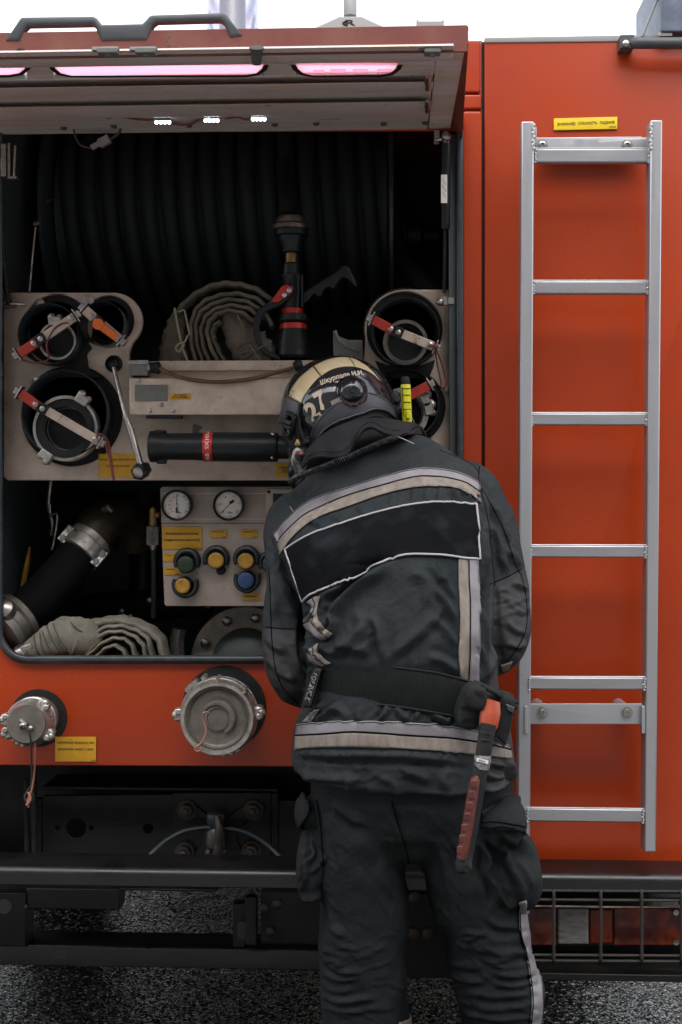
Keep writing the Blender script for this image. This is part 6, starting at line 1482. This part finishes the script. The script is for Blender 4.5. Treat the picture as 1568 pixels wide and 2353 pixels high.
# adjusting knob on the back
kc = hit(bvH, *c9(855, 440), .0); kn = (kc - HC).normalized(); kn = Vector((kn.x * .6, kn.y, kn.z * .45)).normalized(); kk = S(-.22) / 4.55
kb = MB().lathe(kc - kn * .012, kn, [(175 * kk, 0), (170 * kk, .008), (150 * kk, .013), (135 * kk, .016)], 56).build('knob_bulge', m_helm, he)
X, Y = axes_for(kn); cc2 = kc + kn * .006 + Vector((0, 0, -.006)); rings = []
for h_, r_ in ((-.006, 128), (.004, 132), (.010, 126)): rings.append([cc2 + kn * h_ + (X * math.cos(2 * PI * k / 72) + Y * math.sin(2 * PI * k / 72)) * r_ * kk * (1 + .045 * (1 if (k // 3) % 2 else -1)) for k in range(72)])
MB().loft(rings).build('adjusting_wheel', m_wknob, he)
MB().lathe(kc + kn * .008, kn, [(132 * kk, 0), (130 * kk, .006), (105 * kk, .013), (60 * kk, .018), (38 * kk, .0185), (34 * kk, .0215), (24 * kk, .0215), (20 * kk, .019), (1 * kk, .019)], 48).build('knob_dome', m_helm, he)
MB().tube([kc + kn * .004 + (X * math.cos(a) + Y * math.sin(a)) * 166 * kk for a in [2 * PI * k / 60 for k in range(60)]], .0015, 6, closed=True).build('bulge_rim', m_helm, he)
a, b2 = hit(bvH, *c9(645, 565), .004), hit(bvH, *c9(750, 515), .006); MB().bar(a, b2, .005, .002).build('rating_plate', m_radio, he)
# right-hand ear clip and torch holder
m = MB(); m.tube([P(904, 905, -.10), P(915, 935, -.11), P(922, 965, -.12)], [.012, .016, .014], 12).bar(P(900, 900, -.12), P(918, 925, -.13), .006, .005).bar(P(915, 945, -.14), P(936, 968, -.13), .010, .008); m.build('torch_holder', m_blkplastic, he, bevel=.002)
# grey and pink radio casing by the cheek
m = MB().plate([cr([(674, 1034), (682, 1028), (692, 1034), (702, 1056), (704, 1078), (698, 1100), (688, 1110), (680, 1106), (672, 1094), (667, 1062), (674, 1034)], 3)[:-1]], -.30, .04, .006); rd = m.build('face_unit', m_radio, PE)
MB().plate([rrect(677, 1036, 697, 1064, 8)], -.306, .008, .003).build('unit_window', m_grey, rd)
MB().lathe(P(690, 1048, -.31), AY, [(.011, 0), (.011, .006), (.006, .010)], 20).build('unit_socket', m_blkplastic, rd); MB().ball(P(692, 1043, -.322), .0038).build('red_button', m_tagred, rd)
MB().plate([[(672, 1052), (684, 1078), (682, 1092), (674, 1080)]], -.307, .006, .001).build('dark_panel', m_seal, rd)
MB().ball(P(669, 1082, -.30), .011, (.6, 1, 1)).build('unit_knob', m_blkplastic, rd)
MB().tube(PP([(672, 1108, -.33), (676, 1118, -.32), (686, 1112, -.32)]), .005, 8).tube(PP([(666, 1030, -.24), (668, 1050, -.29), (666, 1090, -.30), (678, 1116, -.30)]), .0035, 8).build('unit_bracket', m_blkplastic, rd)
MB().lathe(P(684, 1024, -.27), (0, 0, 1), [(.006, 0), (.0065, .006), (.001, .014)], 10).build('brass_tip', m_brass, rd)

# torch
yt_ = -.16; tc0, tc1 = P(936, 966, yt_), P(932, 884, yt_)
th_ = thing('torch', 'bright yellow torch with a black lens cap clipped upright beside the helmet', 'torch', tc0)
d = (tc1 - tc0); Lt = d.length; d.normalize(); r_ = 11.8 * S(yt_)
def sq(h, r, nn=32): return [tc0 + d * h + Vector((r * abs(math.cos(2 * PI * k / nn)) ** .75 * (1 if math.cos(2 * PI * k / nn) > 0 else -1), r * abs(math.sin(2 * PI * k / nn)) ** .75 * (1 if math.sin(2 * PI * k / nn) > 0 else -1), 0)) for k in range(nn)]
MB().loft([sq(-.006, r_ * .85), sq(0, r_ * .97), sq(Lt * .97, r_ * 1.0), sq(Lt, r_ * .94)]).build('torch_body', m_torch, th_, angle=50)
MB().loft([sq(Lt + .0005, r_ * .92), sq(Lt + .004, r_ * .96), sq(Lt + .012, r_ * .92), sq(Lt + .017, r_ * .75), sq(Lt + .0175, r_ * .5)]).build('lens_cap', m_rub, th_)
for h in (.30, .50, .70, .88): MB().bar(tc0 + d * Lt * h + Vector((-r_ * .62, -r_ * 1.0, 0)), tc0 + d * Lt * h + Vector((r_ * .9, -r_ * 1.0, 0)), .0007, .0008).build('groove', m_black, th_)
for x in (-.66,): MB().bar(tc0 + d * Lt * .1 + Vector((r_ * x, -r_ * .98, 0)), tc0 + d * Lt * .92 + Vector((r_ * x, -r_ * .98, 0)), .0006, .0008).build('body_line', m_black, th_)
MB().obox(tc0 + d * .012 + Vector((r_ * .2, -r_ - .003, 0)), (.0042, 0, 0), (0, .004, 0), (0, 0, .0095)).build('clip', m_torch, th_, bevel=.002)
MB().tube([tc0 + Vector((r_ * .9, 0, .006)), tc0 + Vector((r_ * 1.35, -.004, -.004)), tc0 + Vector((r_ * 1.3, -.004, -.018))], .0008, 6).build('wire_loop', m_steel, th_)

# ---------------------------------------------- striking tool hanging in the pouch
ya = -.665
ax_ = thing('hand_axe', 'short axe with an orange neck and ridged dark red grip hanging from the belt pouch', 'axe', P(1110, 1700, ya))
p0, p1, p2, p3, p4 = P(1128, 1612, ya + .03), P(1121, 1664, ya + .01), P(1098, 1782, ya - .01), P(1066, 1974, ya - .02), P(1063, 1996, ya - .02)
def oval(path_r, mb, nx=28):
    path = [q for q, *_ in path_r]; rings = []
    for i, (q, rx_, ry_) in enumerate(path_r):
        d = (path[min(i + 1, len(path) - 1)] - path[max(i - 1, 0)]).normalized(); X = Vector((1, 0, 0)); X = (X - d * X.dot(d)).normalized(); Y = d.cross(X)
        rings.append([q + X * rx_ * math.cos(2 * PI * k / nx) + Y * ry_ * math.sin(2 * PI * k / nx) for k in range(nx)])
    return mb.loft(rings)
kA = S(ya)
m = MB(); xa = [(P(1128, 1609, ya + .02), 18 * kA, .012), (P(1127, 1613, ya + .02), 23 * kA, .016), (P(1127, 1640, ya + .015), 24 * kA, .018), (P(1123, 1666, ya + .008), 22 * kA, .017), (P(1122, 1674, ya + .006), 19 * kA, .015)]
oval(xa, m).build('axe_neck', m_axeor, ax_)
oval([(P(1123, 1664, ya + .004), 19 * kA, .014), (P(1118, 1690, ya), 18.5 * kA, .0145), (P(1110, 1740, ya - .005), 18 * kA, .014), (P(1101, 1786, ya - .01), 18 * kA, .0135), (P(1093, 1830, ya - .012), 18 * kA, .013), (P(1082, 1900, ya - .015), 17.5 * kA, .013), (P(1071, 1960, ya - .018), 17.5 * kA, .013), (P(1067, 1976, ya - .019), 17.5 * kA, .0135), (P(1065, 1984, ya - .02), 20 * kA, .016), (P(1066, 1996, ya - .02), 19 * kA, .016), (P(1068, 2001, ya - .02), 14 * kA, .012)], MB()).build('handle', m_rub, ax_)
MB().lathe(P(1072, 1995, ya - .036), AY, [(.0065, 0), (.0065, .001), (.004, .0005)], 16).build('lanyard_hole', m_black, ax_)
for v in (1683, 1699, 1770): t = (v - 1664) / 320; MB().tube([P(1116 - 14 - (v - 1690) * .165, v - 1, ya - .014), P(1116 - (v - 1690) * .165, v + 1, ya - .0185), P(1116 + 13 - (v - 1690) * .165, v + 4, ya - .014)], .0012, 6).build('handle_ring', m_black, ax_)
oval([(P(1097, 1783, ya - .017), 4 * kA, .009), (P(1093, 1790, ya - .018), 11 * kA, .012), (P(1086, 1830, ya - .019), 13 * kA, .0125), (P(1075, 1900, ya - .022), 13.5 * kA, .0125), (P(1064, 1960, ya - .025), 13 * kA, .0125), (P(1061, 1972, ya - .025), 12 * kA, .011)], MB()).build('grip_inlay', m_grip, ax_)
for k in range(7):
    t = k / 6; cu_, cv_ = 1089 - 31 * t + (0), 1802 + 152 * t
    MB().plate([rrect(cu_ - 8, cv_ - 10, cu_ + 9, cv_ + 10, 5)], ya - .0325 - .006 * t * .6, .005, .0022).build('grip_ridge', m_grip, ax_)
V, Fs = text_flat('VIRTUAL DEAD', .005)
dd = np.array([-.165, 1.]) / math.hypot(.165, 1); 
oval([(P(1110, 1735, ya - .005), 19 * kA, .0148), (P(1109, 1750, ya - .006), 19.5 * kA, .0152), (P(1106, 1766, ya - .007), 19 * kA, .0148)], MB()).build('tape_wrap', m_wrap, ax_)
s_t = MB().plate([[(1096, 1741), (1123, 1748), (1122, 1756), (1095, 1749)]], ya - .0225, .001, 0).build('paper_label', m_white, ax_)
text_on(MB(), 'Исп.', 1109, 1748.5, 16, 4.5, ya - .0228, -14).build('label_lettering', m_ink, s_t)

# ---------------------------------------------- the body inside the clothes, boots
m = MB()
limb(m, [(925, 1900, YH, 110), (925, 1750, YH, 130), (925, 1550, YH, 120), (905, 1350, YH + .02, 110), (890, 1220, YH + .08, 90), (868, 1120, YH + .15, 60), (850, 1060, YH + .20, 48), (815, 1000, YH + .26, 56)])
limb(m, [(860, 1180, -.28, 50), (700, 1210, -.28, 30), (662, 1290, -.32, 30), (655, 1450, -.37, 30), (672, 1545, -.38, 28), (745, 1550, -.22, 24), (815, 1508, -.11, 21), (835, 1498, -.08, 24)])
limb(m, [(930, 1160, -.28, 50), (1075, 1140, -.29, 38), (1110, 1230, -.32, 34), (1150, 1380, -.36, 30), (1140, 1475, -.37, 28), (1060, 1495, -.20, 24), (995, 1485, -.11, 21), (978, 1478, -.08, 24)])
for (cu_, cv_, cy_, sx) in ((838, 1496, -.07, 1), (974, 1476, -.07, -1)):     # palm, four unequal curled fingers, thumb from the side
    limb(m, [(cu_ - 12 * sx, cv_ + 2, cy_ - .02, 24), (cu_ + 6 * sx, cv_, cy_ + .01, 30), (cu_ + 14 * sx, cv_ - 2, cy_ + .04, 26)])
    for j, ln in enumerate((.9, 1.05, 1., .8)):
        vv = cv_ - 22 + j * 15; limb(m, [(cu_ + 14 * sx, vv, cy_ + .035, 9.5), (cu_ + (14 + 22 * ln) * sx, vv - 1, cy_ + .06, 9), (cu_ + (14 + 30 * ln) * sx, vv + 2, cy_ + .085, 8.5), (cu_ + (14 + 22 * ln) * sx, vv + 5, cy_ + .105, 8)], 12)
    limb(m, [(cu_ - 4 * sx, cv_ - 22, cy_ + .0, 11), (cu_ + 8 * sx, cv_ - 40, cy_ + .02, 10), (cu_ + 24 * sx, cv_ - 46, cy_ + .05, 9)], 12)
for (a, b2, c_) in (((840, 1900), (838, 2300), (845, 2880)), ((1075, 1900), (1130, 2250), (1155, 2880))):
    limb(m, [(*a, YH, 85), (*b2, YH, 60), (*c_, YH, 42)])
hc = HC + Vector((0, .01, -.01))
m.ball(hc, .10, (.86, 1.08, 1.1), 24)
fd = Vector((-.35, .75, -.5)).normalized()
m.tube([hc + fd * .085 + Vector((0, 0, .02)), hc + fd * .125 + Vector((0, 0, -.012)), hc + fd * .10 + Vector((0, 0, -.02))], [.008, .015, .012], 12)
m.ball(hc + fd * .07 + Vector((0, 0, -.07)), .05, (1, .9, .7), 16)
for sx in (-1, 1): m.ball(hc + Vector((sx * .088, .02, -.01)), .028, (.35, .7, 1.1), 12)
me = voxel(m, 'body', m_skin, .006, 4); finish(me, 'body', [m_skin], PE)
for sx, (uu, yy) in enumerate(((846, YH), (1158, YH))):
    cx2 = P(uu, 2900, yy).x; m = MB()
    m.tube([(cx2, yy, .34), (cx2, yy, .16), (cx2, yy + .01, .09)], [.062, .060, .058], 20)
    fo = [(-.10, .035, .05, .035), (-.06, .045, .07, .045), (0, .048, .085, .045), (.07, .050, .065, .05), (.13, .050, .05, .04), (.17, .038, .04, .035), (.19, .02, .035, .025)]
    m.loft([[(cx2 + w_ * math.cos(2 * PI * k / 20), yy + y_, .022 + max(0, h_) * (.5 + .5 * math.sin(2 * PI * k / 20)) * 1.4) for k in range(20)] for y_, w_, h_, _ in fo])
    me = voxel(m, 'boot', m_boot, .006, 4); bo, _ = finish(me, 'boot', [m_boot], PE)
    MB().loft([[(cx2 + w_ * 1.08 * sx_, yy + y_, z_) for sx_, z_ in ((-1, .002), (1, .002), (1, .024), (-1, .024))] for y_, w_, h_, _ in fo]).build('sole', m_rub, bo)
# ============================================================ LIGHT
w = bpy.data.worlds.new("World"); SC.world = w; w.use_nodes = True
nt = w.node_tree; N = nt.nodes; L = nt.links; bg = N['Background']
sky = N.new('ShaderNodeTexSky'); sky.sky_type = 'NISHITA'; sky.sun_disc = False
sky.sun_elevation = math.radians(SUN_EL); sky.sun_rotation = math.radians(SUN_ROT); sky.air_density = 1.; sky.dust_density = 1.5; sky.ozone_density = 1.
hs_ = N.new('ShaderNodeHueSaturation'); hs_.inputs['Saturation'].default_value = SKY_SAT
L.new(sky.outputs[0], hs_.inputs['Color']); L.new(hs_.outputs[0], bg.inputs[0]); bg.inputs[1].default_value = SKY
sd = bpy.data.lights.new('sun', 'SUN'); sd.energy = SUN; sd.angle = math.radians(SUN_ANG); sd.color = (1., .96, .9)
so_ = bpy.data.objects.new('sun', sd); COL.objects.link(so_)
# direction to the sun: azimuth measured so that it matches the sky texture's rotation
az = math.radians(SUN_ROT); el = math.radians(SUN_EL)
dirs = Vector((math.sin(az) * math.cos(el), math.cos(az) * math.cos(el), math.sin(el)))
so_.rotation_euler = (-dirs).to_track_quat('-Z', 'Y').to_euler(); so_.location = (0, -3, 8)
SC.view_settings.view_transform = 'Standard'; SC.view_settings.look = 'None'; SC.view_settings.gamma = 1; SC.view_settings.use_curve_mapping = False
SC.view_settings.exposure = EXPO
SC.cycles.max_bounces = 6; SC.cycles.caustics_reflective = False; SC.cycles.caustics_refractive = False
